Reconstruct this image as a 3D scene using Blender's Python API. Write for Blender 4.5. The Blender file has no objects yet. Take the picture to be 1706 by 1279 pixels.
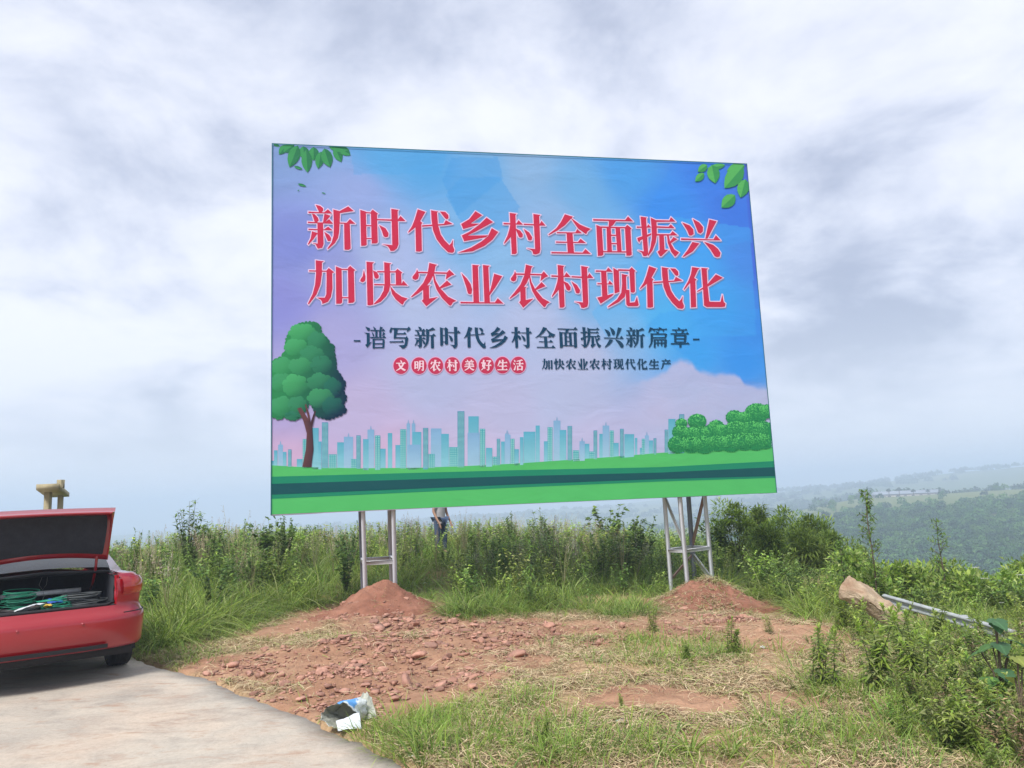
import bpy, bmesh, math, random
import numpy as np
from mathutils import Vector, Matrix
from mathutils.geometry import delaunay_2d_cdt

scene = bpy.context.scene
C = scene.collection
rng = np.random.default_rng(7)
random.seed(7)

# ------------------------------------------------------------------ camera
F = 1282.0; EYE = np.array([0.0, 0.0, 1.65])
_z = np.array([-373., 8728., -1282.]); _z /= np.linalg.norm(_z)
_y = np.array([0., 0., -1.]); _y = _y - _z * _y.dot(_z); _y /= np.linalg.norm(_y)
_x = np.cross(_y, _z)
R3 = np.array([_x, _y, _z])
cam_d = bpy.data.cameras.new('camera'); cam = bpy.data.objects.new('camera', cam_d); C.objects.link(cam)
M = Matrix.Identity(4)
for i in range(3):
    for j in range(3): M[i][j] = R3[i][j]
M.translation = Vector(EYE); cam.matrix_world = M
cam_d.sensor_width = 36.0; cam_d.lens = F / 1706.0 * 36.0
cam_d.clip_start = 0.05; cam_d.clip_end = 9000
scene.camera = cam

# ------------------------------------------------------------------ light
SUN_EL, SUN_AZ = 52.0, 205.0     # degrees; azimuth from +Y clockwise (sun behind the camera, a little to the left)
SUN_STR, SKY_K, EXPO = 1.5, 0.405, 1.62
HAZE = 0.0014
sd = bpy.data.lights.new('sun', 'SUN'); sd.energy = SUN_STR; sd.angle = math.radians(16); sd.color = (1.0, 0.965, 0.93)
so = bpy.data.objects.new('sun', sd); C.objects.link(so)
a, e = math.radians(SUN_AZ), math.radians(SUN_EL)
to_sun = Vector((math.sin(a) * math.cos(e), math.cos(a) * math.cos(e), math.sin(e)))
so.rotation_euler = to_sun.to_track_quat('Z', 'Y').to_euler(); so.location = to_sun * 50
w = bpy.data.worlds.new('World'); scene.world = w; w.use_nodes = True
nt = w.node_tree; nt.nodes.clear(); N = nt.nodes.new; L = nt.links.new
out = N('ShaderNodeOutputWorld'); bg = N('ShaderNodeBackground'); bg.inputs[1].default_value = 1.0
sky = N('ShaderNodeTexSky'); sky.sky_type = 'NISHITA'; sky.sun_disc = False
sky.sun_elevation = e; sky.sun_rotation = a
tc = N('ShaderNodeTexCoord'); sep = N('ShaderNodeSeparateXYZ'); L(tc.outputs['Generated'], sep.inputs[0])
def mth(op, a_, b_=None, c_=None):
    n = N('ShaderNodeMath'); n.operation = op
    for i, v in enumerate((a_, b_, c_)):
        if v is None: continue
        if isinstance(v, (int, float)): n.inputs[i].default_value = v
        else: L(v, n.inputs[i])
    return n.outputs[0]
zz = mth('ADD', mth('MAXIMUM', sep.outputs[2], 0.0), 0.34)
cx = mth('DIVIDE', sep.outputs[0], zz); cy = mth('DIVIDE', sep.outputs[1], zz)
cmb = N('ShaderNodeCombineXYZ'); L(cx, cmb.inputs[0]); L(cy, cmb.inputs[1]); cmb.inputs[2].default_value = 3.7
def noise(scale, detail, rough, dist=0.0, off=(0, 0, 0), src=None):
    mp = N('ShaderNodeMapping'); mp.inputs[1].default_value = off; L(src or cmb.outputs[0], mp.inputs[0])
    n = N('ShaderNodeTexNoise'); n.inputs['Scale'].default_value = scale; n.inputs['Detail'].default_value = detail
    n.inputs['Roughness'].default_value = rough; n.inputs['Distortion'].default_value = dist
    L(mp.outputs[0], n.inputs['Vector']); return n.outputs['Fac']
n1 = noise(1.05, 7, 0.52, 0.15, (2.9, 0.9, 0)); n2 = noise(2.7, 9, 0.6, 0.25, (5.1, 3.2, 1)); n3 = noise(0.28, 2, 0.5, 0, (9, 1, 4))
v = mth('ADD', mth('MULTIPLY', n1, 0.52), mth('ADD', mth('MULTIPLY', n2, 0.46), mth('MULTIPLY', n3, 0.20)))
ramp = N('ShaderNodeValToRGB'); L(v, ramp.inputs[0])
cr = ramp.color_ramp; cr.interpolation = 'B_SPLINE'
cr.elements[0].position = 0.495; cr.elements[0].color = (0.36, 0.405, 0.53, 1)
cr.elements[1].position = 0.675; cr.elements[1].color = (0.83, 0.85, 0.93, 1)
for p_, c_ in ((0.54, (0.48, 0.525, 0.655, 1)), (0.582, (0.62, 0.66, 0.78, 1)), (0.625, (0.74, 0.765, 0.86, 1))):
    el = cr.elements.new(p_); el.color = c_
hz = N('ShaderNodeMapRange'); L(sep.outputs[2], hz.inputs[0]); hz.inputs[1].default_value = -0.02; hz.inputs[2].default_value = 0.24
hz.inputs[3].default_value = 1.0; hz.inputs[4].default_value = 0.0; hz.interpolation_type = 'SMOOTHSTEP'
mh = N('ShaderNodeMixRGB'); L(hz.outputs[0], mh.inputs[0]); L(ramp.outputs[0], mh.inputs[1]); mh.inputs[2].default_value = (0.66, 0.70, 0.79, 1)
mk = N('ShaderNodeMixRGB'); mk.blend_type = 'MULTIPLY'; mk.inputs[0].default_value = 1; L(mh.outputs[0], mk.inputs[1])
mk.inputs[2].default_value = (SKY_K, SKY_K, SKY_K, 1)
sk = N('ShaderNodeMixRGB'); sk.blend_type = 'MULTIPLY'; sk.inputs[0].default_value = 1; L(sky.outputs[0], sk.inputs[1]); sk.inputs[2].default_value = (0.08, 0.08, 0.08, 1)
mx = N('ShaderNodeMixRGB'); mx.inputs[0].default_value = 0.95; L(sk.outputs[0], mx.inputs[1]); L(mk.outputs[0], mx.inputs[2])
L(mx.outputs[0], bg.inputs[0]); L(bg.outputs[0], out.inputs[0])
vs = scene.view_settings; vs.view_transform = 'Standard'; vs.look = 'None'; vs.exposure = EXPO; vs.gamma = 1.0; vs.use_curve_mapping = False
scene.render.engine = 'CYCLES'
cy_ = scene.cycles; cy_.max_bounces = 5; cy_.diffuse_bounces = 3; cy_.glossy_bounces = 2; cy_.transmission_bounces = 4
cy_.transparent_max_bounces = 6; cy_.volume_bounces = 1; cy_.use_denoising = True
try: cy_.denoiser = 'OPENIMAGEDENOISE'
except Exception: pass
cy_.caustics_reflective = False; cy_.caustics_refractive = False

# ------------------------------------------------------------------ helpers
def ray(px, py): return R3 @ np.array([px - 853., -(py - 639.5), -F])
def gp(px, py, z=0.0):
    d = ray(px, py); t = (z - EYE[2]) / d[2]; p = EYE + d * t; return (float(p[0]), float(p[1]))
def atY(px, py, Y):
    d = ray(px, py); p = EYE + d * (Y / d[1]); return np.array(p)
def s2l(c):
    return tuple(((v / 255.) / 12.92) if v <= 10 else (((v / 255. + .055) / 1.055) ** 2.4) for v in c)
def smooth(a_, b_, x):
    t = np.clip((x - a_) / (b_ - a_), 0, 1); return t * t * (3 - 2 * t)

class MB:
    """numpy mesh collector: verts, quads, tris, vertex colours"""
    def __init__(s): s.V = []; s.Q = []; s.T = []; s.K = []; s.n = 0
    def add(s, V, Q=None, T=None, col=(.5, .5, .5)):
        V = np.asarray(V, float).reshape(-1, 3)
        col = np.asarray(col, float)
        if col.ndim == 1: col = np.tile(col, (len(V), 1))
        s.V.append(V); s.K.append(col)
        if Q is not None and len(Q): s.Q.append(np.asarray(Q, int).reshape(-1, 4) + s.n)
        if T is not None and len(T): s.T.append(np.asarray(T, int).reshape(-1, 3) + s.n)
        s.n += len(V); return s
    def arrays(s):
        V = np.concatenate(s.V); K = np.concatenate(s.K)
        Q = np.concatenate(s.Q) if s.Q else np.zeros((0, 4), int)
        T = np.concatenate(s.T) if s.T else np.zeros((0, 3), int)
        return V, Q, T, K
    def mesh(s, name, smooth_=False, colors=True):
        V, Q, T, K = s.arrays(); me = bpy.data.meshes.new(name)
        me.vertices.add(len(V)); me.vertices.foreach_set('co', V.astype(np.float32).ravel())
        nl = len(Q) * 4 + len(T) * 3; me.loops.add(nl)
        me.loops.foreach_set('vertex_index', np.concatenate([Q.ravel(), T.ravel()]).astype(np.int32))
        me.polygons.add(len(Q) + len(T))
        st = np.concatenate([np.arange(len(Q)) * 4, len(Q) * 4 + np.arange(len(T)) * 3]).astype(np.int32)
        me.polygons.foreach_set('loop_start', st)
        if smooth_: me.polygons.foreach_set('use_smooth', np.ones(len(Q) + len(T), bool))
        if colors:
            at = me.color_attributes.new('col', 'FLOAT_COLOR', 'POINT')
            at.data.foreach_set('color', np.hstack([K, np.ones((len(K), 1))]).astype(np.float32).ravel())
        me.update(calc_edges=True); me.validate(); return me
    def build(s, name, mat, parent=None, smooth_=False, loc=None):
        o = bpy.data.objects.new(name, s.mesh(name, smooth_)); C.objects.link(o)
        if mat: o.data.materials.append(mat)
        if parent: o.parent = parent
        if loc is not None: o.location = loc
        return o
def tag(o, label=None, cat=None, group=None, kind=None):
    if label: o['label'] = label
    if cat: o['category'] = cat
    if group: o['group'] = group
    if kind: o['kind'] = kind
    return o
def thing(name, label, cat, loc=(0, 0, 0), rz=0, group=None):
    o = bpy.data.objects.new(name, None); C.objects.link(o); o.empty_display_size = .1
    o.location = loc; o.rotation_euler = (0, 0, rz); return tag(o, label, cat, group)
def copy_tree(o, parent=None):
    c = o.copy(); C.objects.link(c); c.parent = parent
    if parent is not None: c.matrix_parent_inverse = o.matrix_parent_inverse.copy()
    for ch in [x for x in bpy.data.objects if x.parent == o]: copy_tree(ch, c)
    return c

def box(mb, c, s, col=(.5, .5, .5), rot=None, bev=0.0):
    x, y, z = np.array(s) / 2.
    if bev <= 0:
        V = np.array([[i * x, j * y, k * z] for k in (-1, 1) for j in (-1, 1) for i in (-1, 1)])
        Q = [[0, 2, 3, 1], [4, 5, 7, 6], [0, 1, 5, 4], [2, 6, 7, 3], [0, 4, 6, 2], [1, 3, 7, 5]]
        T = None
    else:
        b = bev; V = []; idx = {}
        for k in (-1, 1):
            for j in (-1, 1):
                for i in (-1, 1):
                    for ax in range(3):
                        v = [i * (x - b), j * (y - b), k * (z - b)]
                        v[ax] = (i, j, k)[ax] * (x, y, z)[ax]
                        idx[(i, j, k, ax)] = len(V); V.append(v)
        V = np.array(V); Q = []; T = []
        for ax in range(3):
            o1, o2 = [q for q in range(3) if q != ax]
            for s_ in (-1, 1):
                q = []
                for (p_, q_) in ((-1, -1), (1, -1), (1, 1), (-1, 1)):
                    k3 = [0, 0, 0]; k3[ax] = s_; k3[o1] = p_; k3[o2] = q_; q.append(idx[(*k3, ax)])
                Q.append(q)
            for p_ in (-1, 1):
                for q_ in (-1, 1):
                    k1 = [0, 0, 0]; k1[ax] = -1; k1[o1] = p_; k1[o2] = q_
                    k2 = list(k1); k2[ax] = 1
                    Q.append([idx[(*k1, o1)], idx[(*k2, o1)], idx[(*k2, o2)], idx[(*k1, o2)]])
        for k in (-1, 1):
            for j in (-1, 1):
                for i in (-1, 1): T.append([idx[(i, j, k, 0)], idx[(i, j, k, 1)], idx[(i, j, k, 2)]])
    if rot is not None: V = V @ np.array(rot).T
    mb.add(V + np.array(c), Q, T, col)
def beam(mb, p, q, wx, wy, col, up=(0, 0, 1)):
    """square bar from p to q"""
    p = np.array(p, float); q = np.array(q, float); d = q - p; ln = np.linalg.norm(d); d /= ln
    u = np.array(up, float)
    if abs(d.dot(u)) > .95: u = np.array([0., 1., 0.])
    s = np.cross(u, d); s /= np.linalg.norm(s); t = np.cross(d, s)
    box(mb, (p + q) / 2, (wx, wy, ln), col, np.array([s, t, d]).T, bev=min(wx, wy) * .12)
def tube(mb, pts, r, col, seg=8, closed=False, cap=True):
    P = np.array(pts, float); n = len(P); r = np.full(n, r) if np.isscalar(r) else np.array(r)
    if closed: tg = np.roll(P, -1, 0) - np.roll(P, 1, 0)
    else: tg = np.gradient(P, axis=0)
    tg /= np.linalg.norm(tg, axis=1)[:, None] + 1e-9
    ref = np.array([0.31, 0.17, 0.93]); V = []
    s = np.cross(tg, ref); s /= np.linalg.norm(s, axis=1)[:, None] + 1e-9; t = np.cross(tg, s)
    an = np.arange(seg) / seg * 2 * math.pi
    V = P[:, None] + r[:, None, None] * (np.cos(an)[None, :, None] * s[:, None] + np.sin(an)[None, :, None] * t[:, None])
    Q = []; m = n if closed else n - 1
    for i in range(m):
        for j in range(seg):
            a0 = i * seg + j; a1 = i * seg + (j + 1) % seg; b0 = ((i + 1) % n) * seg + j; b1 = ((i + 1) % n) * seg + (j + 1) % seg
            Q.append([a0, a1, b1, b0])
    T = []
    V = V.reshape(-1, 3)
    if cap and not closed:
        V = np.vstack([V, P[0], P[-1]]); k = len(V) - 2
        for j in range(seg):
            T.append([k, (j + 1) % seg, j]); T.append([k + 1, (n - 1) * seg + j, (n - 1) * seg + (j + 1) % seg])
    mb.add(V, Q, T, col)
def fbm(x, y, scale, octv=4, seed=0, rough=.5):
    x = np.asarray(x, float) / scale; y = np.asarray(y, float) / scale; tot = 0; amp = 1; nrm = 0
    for o in range(octv):
        xi = np.floor(x).astype(np.int64); yi = np.floor(y).astype(np.int64); fx = x - xi; fy = y - yi
        fx = fx * fx * (3 - 2 * fx); fy = fy * fy * (3 - 2 * fy)
        def h(a_, b_):
            n = (a_ * 374761393 + b_ * 668265263 + (seed + o) * 2147483647) & 0xffffffff
            n = ((n ^ (n >> 13)) * 1274126177) & 0xffffffff; n = n ^ (n >> 16); return (n & 0xffff) / 65535.
        v = (h(xi, yi) * (1 - fx) + h(xi + 1, yi) * fx) * (1 - fy) + (h(xi, yi + 1) * (1 - fx) + h(xi + 1, yi + 1) * fx) * fy
        tot = tot + amp * v; nrm += amp; amp *= rough; x = x * 2.03 + 17; y = y * 2.03 + 5
    return tot / nrm * 2 - 1

# ------------------------------------------------------------------ materials
def new_mat(name):
    m = bpy.data.materials.new(name); m.use_nodes = True; t = m.node_tree
    b = t.nodes['Principled BSDF']; return m, t, b
def pmat(name, col=None, rough=.6, metal=0, attr=False, var=.15, nscale=20., bump=0., bscale=60., spec=.4, coat=0, obj_rand=0.):
    m, t, b = new_mat(name); N = t.nodes.new; L = t.links.new
    if attr: src = N('ShaderNodeAttribute'); src.attribute_name = 'col'; c = src.outputs['Color']
    else: src = N('ShaderNodeRGB'); src.outputs[0].default_value = (*col, 1); c = src.outputs[0]
    tc = N('ShaderNodeTexCoord')
    if var > 0:
        n = N('ShaderNodeTexNoise'); n.inputs['Scale'].default_value = nscale; n.inputs['Detail'].default_value = 5; n.inputs['Roughness'].default_value = .65
        L(tc.outputs['Object'], n.inputs['Vector'])
        mr = N('ShaderNodeMapRange'); L(n.outputs['Fac'], mr.inputs[0]); mr.inputs[1].default_value = .25; mr.inputs[2].default_value = .75
        mr.inputs[3].default_value = 1 - var; mr.inputs[4].default_value = 1 + var
        hs = N('ShaderNodeHueSaturation'); L(mr.outputs[0], hs.inputs['Value']); L(c, hs.inputs['Color']); c = hs.outputs[0]
    if obj_rand:
        oi = N('ShaderNodeObjectInfo'); mr2 = N('ShaderNodeMapRange'); L(oi.outputs['Random'], mr2.inputs[0]); mr2.inputs[3].default_value = 1 - obj_rand; mr2.inputs[4].default_value = 1 + obj_rand
        hs2 = N('ShaderNodeHueSaturation'); L(mr2.outputs[0], hs2.inputs['Value']); L(c, hs2.inputs['Color']); c = hs2.outputs[0]
    L(c, b.inputs['Base Color'])
    b.inputs['Roughness'].default_value = rough; b.inputs['Metallic'].default_value = metal
    b.inputs['Specular IOR Level'].default_value = spec; b.inputs['Coat Weight'].default_value = coat
    b.inputs['Coat Roughness'].default_value = .08
    if bump > 0:
        n = N('ShaderNodeTexNoise'); n.inputs['Scale'].default_value = bscale; n.inputs['Detail'].default_value = 6
        L(tc.outputs['Object'], n.inputs['Vector'])
        bp = N('ShaderNodeBump'); bp.inputs['Strength'].default_value = bump; bp.inputs['Distance'].default_value = .02
        L(n.outputs['Fac'], bp.inputs['Height']); L(bp.outputs[0], b.inputs['Normal'])
    return m
def leafmat(name, trans=.3, orand=.0):
    m = pmat(name, attr=True, rough=.55, var=.22, nscale=3.0, spec=.25, obj_rand=orand); t = m.node_tree; b = t.nodes['Principled BSDF']
    tr = t.nodes.new('ShaderNodeBsdfTranslucent'); mix = t.nodes.new('ShaderNodeMixShader'); mix.inputs[0].default_value = trans
    c = b.inputs['Base Color'].links[0].from_socket; t.links.new(c, tr.inputs[0])
    t.links.new(b.outputs[0], mix.inputs[1]); t.links.new(tr.outputs[0], mix.inputs[2])
    t.links.new(mix.outputs[0], t.nodes['Material Output'].inputs[0]); return m
m_leaf = leafmat('foliage', .38, .0); m_leaf_obj = leafmat('foliage_single', .38, .12)
m_straw = pmat('dry_straw', attr=True, rough=.8, var=.2, nscale=8)
m_print = pmat('printed_vinyl', attr=True, rough=.75, var=.03, nscale=1.3, spec=.08)
_b = m_print.node_tree.nodes['Principled BSDF']; _t = m_print.node_tree; _c = _t.nodes.new('ShaderNodeTexCoord'); _mp = _t.nodes.new('ShaderNodeMapping'); _mp.inputs[3].default_value = (1, 0, 2.2); _t.links.new(_c.outputs['Object'], _mp.inputs[0])
_n = _t.nodes.new('ShaderNodeTexNoise'); _n.inputs['Scale'].default_value = 1.1; _n.inputs['Detail'].default_value = 3; _n.inputs['Distortion'].default_value = .6; _t.links.new(_mp.outputs[0], _n.inputs['Vector'])
_bp = _t.nodes.new('ShaderNodeBump'); _bp.inputs['Strength'].default_value = .3; _bp.inputs['Distance'].default_value = .05; _t.links.new(_n.outputs['Fac'], _bp.inputs['Height']); _t.links.new(_bp.outputs[0], _b.inputs['Normal'])
m_ground = pmat('soil', attr=True, rough=.95, var=.30, nscale=5., bump=.9, bscale=38., spec=.1)
m_stone = pmat('red_stone', attr=True, rough=.9, var=.22, nscale=14, bump=.5, bscale=40, spec=.15)
m_bark = pmat('bark', (.12, .09, .06), .9, var=.3, nscale=12)
# ------------------------------------------------------------------ terrain
road_edge = [(-14, 20), (-8.5, 13.6), (-6.2, 11.0), gp(228, 1098), gp(300, 1118), gp(370, 1143), gp(450, 1172), gp(520, 1203), gp(600, 1240), gp(688, 1283), (0.4, 3.6), (1.6, 1.8), (3.4, -1.5), (5.0, -6)]
def poly_dist(px_, py_, pts):
    """signed distance to an open polyline; positive to its right when walking along it"""
    best = np.full(np.shape(px_), 1e9); sgn = np.ones(np.shape(px_))
    for (x0, y0), (x1, y1) in zip(pts[:-1], pts[1:]):
        dx, dy = x1 - x0, y1 - y0; t = np.clip(((px_ - x0) * dx + (py_ - y0) * dy) / (dx * dx + dy * dy), 0, 1)
        d = np.hypot(px_ - x0 - t * dx, py_ - y0 - t * dy); cr = dx * (py_ - y0) - dy * (px_ - x0)
        m = d < best; best = np.where(m, d, best); sgn = np.where(m, np.where(cr > 0, 1., -1.), sgn)
    return best * sgn
def poly_side(x, y, pts, closing):
    P = list(pts) + closing; r = np.zeros(np.shape(x), bool); n = len(P)
    for i in range(n):
        (x0, y0), (x1, y1) = P[i], P[(i + 1) % n]
        c = ((y0 > y) != (y1 > y)) & (x < (x1 - x0) * (y - y0) / (y1 - y0 + 1e-12) + x0); r = r ^ c
    return np.where(r, 1., -1.)
def road_d(x, y): return np.abs(poly_dist(x, y, road_edge)) * -poly_side(x, y, road_edge, [(-400, -300), (-400, 300)])
MOUNDS = [(-2.18, 12.2, .40, 1.08, 1.05), (3.02, 12.75, .49, 1.10, 1.0)]
RIDGE_AZ = np.array([-2, -.2, .1, .25, .34, .43, .55, .67, 1.2, 3]); RIDGE_Z = np.array([-26, -26, -24, -20, -15, -8.0, -6.5, -5.0, 0, 0])
FAR_Z = np.array([-40, -36, -24, -13, -8, -3, 6, 14, 22, 22])
def height(x, y, rough=True):
    x = np.asarray(x, float); y = np.asarray(y, float)
    base = -.035 - .22 * smooth(0, 3.5, x) * smooth(8.5, 12, y) - .12 * smooth(13, 26, y)
    base = base + .06 * fbm(x, y, 3.0, 3, 3) * smooth(3, 6, y)
    s1 = np.maximum(0, y - 27 + 0.0 * x); s2 = np.maximum(0, (x - (5.0 + .20 * np.maximum(0, y - 8))) * .9)
    s2 = s2 * smooth(2, 7, y); s3 = np.maximum(0, -x - 16) * .6
    s = np.maximum(np.maximum(s1, s2), s3); base = base + .36 * smooth(13.5, 18, y) * (1 - smooth(-1.5, 1.5, x)); near = base - np.where(s < 2, .12 * s * s, .48 + .42 * (s - 2))
    r = np.hypot(x, y); az = np.where(y > 1, x / np.maximum(y, 1), np.where(x > 0, 3, -2))
    rz = np.interp(az, RIDGE_AZ, RIDGE_Z); fz = np.interp(az, RIDGE_AZ, FAR_Z)
    t = smooth(150, 450, r); far = -26 + (rz + 26) * t
    far = far + (fz - rz) * smooth(600, 1400, r) - 9 * smooth(470, 620, r) * (1 - smooth(700, 1300, r))
    far = far - 25 * smooth(1450, 2600, r)
    far = far + fbm(x, y, 160, 4, 11) * np.interp(r, [60, 200, 340, 560, 900, 1500], [1, 3, .8, .8, 4, 7]) * np.interp(az, [-.1, .3], [.3, 1])
    z = np.where(r < 60, near, np.maximum(near, far))
    for (mx_, my_, h, ra, rb) in MOUNDS:
        d = np.hypot(x - mx_, (y - my_) / 1.05); ap = np.exp(-((x - mx_ + .1) / 1.35) ** 2 - ((y - my_ + 1.15) / 1.0) ** 2)
        z = z + .10 * ap * (1 if mx_ < 0 else .6)
    # shallow heap of rubble between the towers and towards the road
    hx, hy = gp(640, 1080); z = z + .09 * np.exp(-((x - hx) / 1.1) ** 2 - ((y - hy) / .7) ** 2)
    hx, hy = gp(800, 1075); z = z - .10 * np.exp(-((x - hx) / .28) ** 2 - ((y - hy) / .35) ** 2)
    hx, hy = gp(1290, 1045); z = z + .14 * np.exp(-((x - hx) / .7) ** 2 - ((y - hy) / .5) ** 2)
    if rough:
        dz = dirt_w(x, y)
        z = z + dz * (.05 * fbm(x, y, .38, 5, 5, .62) + .03 * np.abs(fbm(x, y, .15, 3, 8))) * (r < 60)
        z = z + (1 - dz) * .02 * fbm(x, y, .4, 3, 9) * (r < 60)
    d = road_d(x, y)        # walking away from the far end the slab lies to the right
    z = np.where((d < .05), np.minimum(z, -.10), np.where(d < .3, z * smooth(.0, .3, d) + (1 - smooth(0, .3, d)) * np.minimum(z, -.02), z)) if np.ndim(x) else z
    return z
DIRT = [(600, 1010, 1.0), (680, 1040, 1.0), (620, 1090, .8), (520, 1110, .8), (440, 1110, .6), (560, 1160, .6), (700, 1110, .8), (800, 1060, .8), (900, 1045, .8), (1000, 1040, .7),
        (1080, 1050, .5), (1170, 1020, .9), (1260, 1030, .8), (1330, 1025, .8), (1360, 1055, .5), (1290, 1060, .6), (1200, 1040, .8), (1120, 1040, .7), (360, 1105, .35), (1380, 1035, .4), (660, 1170, .45), (760, 1130, .5), (1110, 1160, .36), (1030, 1168, .26), (1060, 1150, .25), (480, 1050, .5), (540, 1030, .6), (1320, 1165, .3), (870, 1100, .4), (1170, 1170, .3)]
DIRT = [(*gp(a_, b_), r_) for a_, b_, r_ in DIRT]
def dirt_w(x, y):
    w_ = np.zeros(np.shape(x))
    for dx, dy, r_ in DIRT: w_ = np.maximum(w_, np.exp(-(((x - dx) / r_) ** 2 + ((y - dy) / r_) ** 2)) * 1.6)
    w_ = w_ + .5 * fbm(x, y, .45, 4, 21, .6); return np.clip(smooth(.35, .75, w_), 0, 1)
def axis(lo, f0, f1, hi, st, g):
    a_ = list(np.arange(f0, f1 + 1e-6, st)); s_ = st; v_ = f1
    while v_ < hi: s_ *= g; v_ += s_; a_.append(v_)
    s_ = st; v_ = f0; b_ = []
    while v_ > lo: s_ *= g; v_ -= s_; b_.append(v_)
    return np.array(b_[::-1] + a_)
gx = axis(-2700, -5.2, 6.5, 2700, .045, 1.07); gy = axis(-90, 3.9, 14.2, 2700, .045, 1.07)
X, Y = np.meshgrid(gx, gy); Zg = height(X, Y)
dw = dirt_w(X, Y); Rr = np.hypot(X, Y)
soil = np.array([.27, .135, .08]); soil2 = np.array([.42, .26, .165]); straw = np.array([.38, .27, .16]); under = np.array([.16, .15, .07]); hillc = np.array([.10, .14, .045])
n_ = (fbm(X, Y, .9, 4, 31) * .5 + .5)[..., None]; n2_ = (fbm(X, Y, .25, 3, 41) * .5 + .5)[..., None]
dirtc = soil * (1 - n_) + soil2 * n_; sc_ = straw * (.35 + .65 * n2_) + under * (.5 - .5 * n2_) + soil * .75 * n_
gc = sc_ * (1 - dw[..., None]) + dirtc * dw[..., None]
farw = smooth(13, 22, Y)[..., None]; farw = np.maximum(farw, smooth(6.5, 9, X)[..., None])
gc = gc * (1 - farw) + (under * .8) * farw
hw = smooth(60, 120, Rr)[..., None]; fld = np.maximum(smooth(-.1, .4, fbm(X, Y, 90, 3, 55)), smooth(370, 410, Rr) * (1 - smooth(480, 560, Rr)))[..., None]
gc = gc * (1 - hw) + (hillc * (1 - fld) + np.array([.15, .18, .07]) * fld) * hw
# small fields high on the hillside
nb = len(gy); nx = len(gx); I = np.arange(nb * nx).reshape(nb, nx)
Q = np.stack([I[:-1, :-1], I[:-1, 1:], I[1:, 1:], I[1:, :-1]], -1).reshape(-1, 4)
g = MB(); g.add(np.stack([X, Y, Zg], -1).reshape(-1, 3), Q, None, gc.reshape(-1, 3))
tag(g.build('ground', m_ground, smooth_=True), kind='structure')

# mounds of dug earth at the tower feet
def mprof(q): q = np.minimum(q, 1.0); return .55 * (1 - q) ** 1.3 + .45 * (.5 + .5 * np.cos(q * math.pi))
def mound(name, label, cx_, cy_, h, ra, rb, seed):
    n = 72; V = []; K = []; rr = np.linspace(0, 1.25, 46); an = np.arange(n) / n * 2 * math.pi
    A, Rm = np.meshgrid(an, rr); x = cx_ + Rm * ra * np.cos(A); y = cy_ + Rm * rb * np.sin(A)
    prof = h * mprof(Rm)
    wob = 1 + .35 * fbm(x, y, .5, 4, seed)
    z0 = height(x, y, False)
    z = z0 + prof * wob + (.10 * fbm(x, y, .26, 5, seed + 2, .68) + .015 * np.abs(fbm(x, y, .05, 2, seed + 3))) * (Rm < 1.1) - .22 * smooth(.95, 1.25, Rm)
    n_ = (fbm(x, y, .3, 3, seed + 5) * .5 + .5)[..., None]
    K = np.array([.21, .085, .055]) * (1 - n_) + np.array([.33, .165, .11]) * n_
    I = np.arange(len(rr) * n).reshape(len(rr), n); Q = np.stack([I[:-1], np.roll(I[:-1], -1, 1), np.roll(I[1:], -1, 1), I[1:]], -1).reshape(-1, 4)
    o = thing(name, label, 'earth mound', (cx_, cy_, 0)); mb = MB(); V = np.stack([x - cx_, y - cy_, z], -1).reshape(-1, 3); mb.add(V, Q, None, K.reshape(-1, 3))
    ob = mb.build('heap', m_ground, o, True)
    return x, y, z
mL = mound('earth_mound', 'mound of dug red earth heaped around the left legs of the billboard', *MOUNDS[0], 100)
mR = mound('earth_mound', 'mound of dug dark red earth heaped around the right lattice tower of the billboard', *MOUNDS[1], 140)
def gz(x, y):
    x = np.atleast_1d(np.asarray(x, float)); y = np.atleast_1d(np.asarray(y, float)); z = height(x, y)
    for (mx_, my_, h, ra, rb) in MOUNDS:
        rm = np.hypot((x - mx_) / ra, (y - my_) / rb)
        z = np.maximum(z, np.where(rm < 1, height(x, y, False) + h * mprof(rm) * .97, -99))
    return z

# concrete road slab
m_conc, t_, b_ = new_mat('concrete_road')
N = t_.nodes.new; L = t_.links.new; tc = N('ShaderNodeTexCoord')
def nz(sc, det, ro=.6, dist=0., st=None):
    n = N('ShaderNodeTexNoise'); n.inputs['Scale'].default_value = sc; n.inputs['Detail'].default_value = det; n.inputs['Roughness'].default_value = ro; n.inputs['Distortion'].default_value = dist
    mp = N('ShaderNodeMapping'); L(tc.outputs['Object'], mp.inputs[0]); L(mp.outputs[0], n.inputs['Vector'])
    if st: mp.inputs[3].default_value = st; mp.inputs[2].default_value = (0, 0, .5)
    return n.outputs['Fac']
def rmp(f, els):
    r = N('ShaderNodeValToRGB'); L(f, r.inputs[0])
    r.color_ramp.elements[0].position, r.color_ramp.elements[0].color = els[0][0], (*els[0][1], 1)
    r.color_ramp.elements[1].position, r.color_ramp.elements[1].color = els[-1][0], (*els[-1][1], 1)
    for p, c in els[1:-1]: e_ = r.color_ramp.elements.new(p); e_.color = (*c, 1)
    return r.outputs[0]
def mixc(f, a_, b2, mode='MIX'):
    m = N('ShaderNodeMixRGB'); m.blend_type = mode
    for i, v in enumerate((f, a_, b2)):
        if isinstance(v, (int, float)): m.inputs[i].default_value = v
        elif isinstance(v, tuple): m.inputs[i].default_value = (*v, 1)
        else: L(v, m.inputs[i])
    return m.outputs[0]
c1 = rmp(nz(.55, 4, .6, .4), [(.35, (.40, .37, .315)), (.5, (.46, .41, .34)), (.65, (.48, .40, .32))])
c2 = rmp(nz(1.6, 6, .65, .8, (1, 1.5, 1)), [(.34, (.84, .84, .85)), (.5, (1., 1., 1.)), (.66, (1.10, 1.09, 1.07))])
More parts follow.
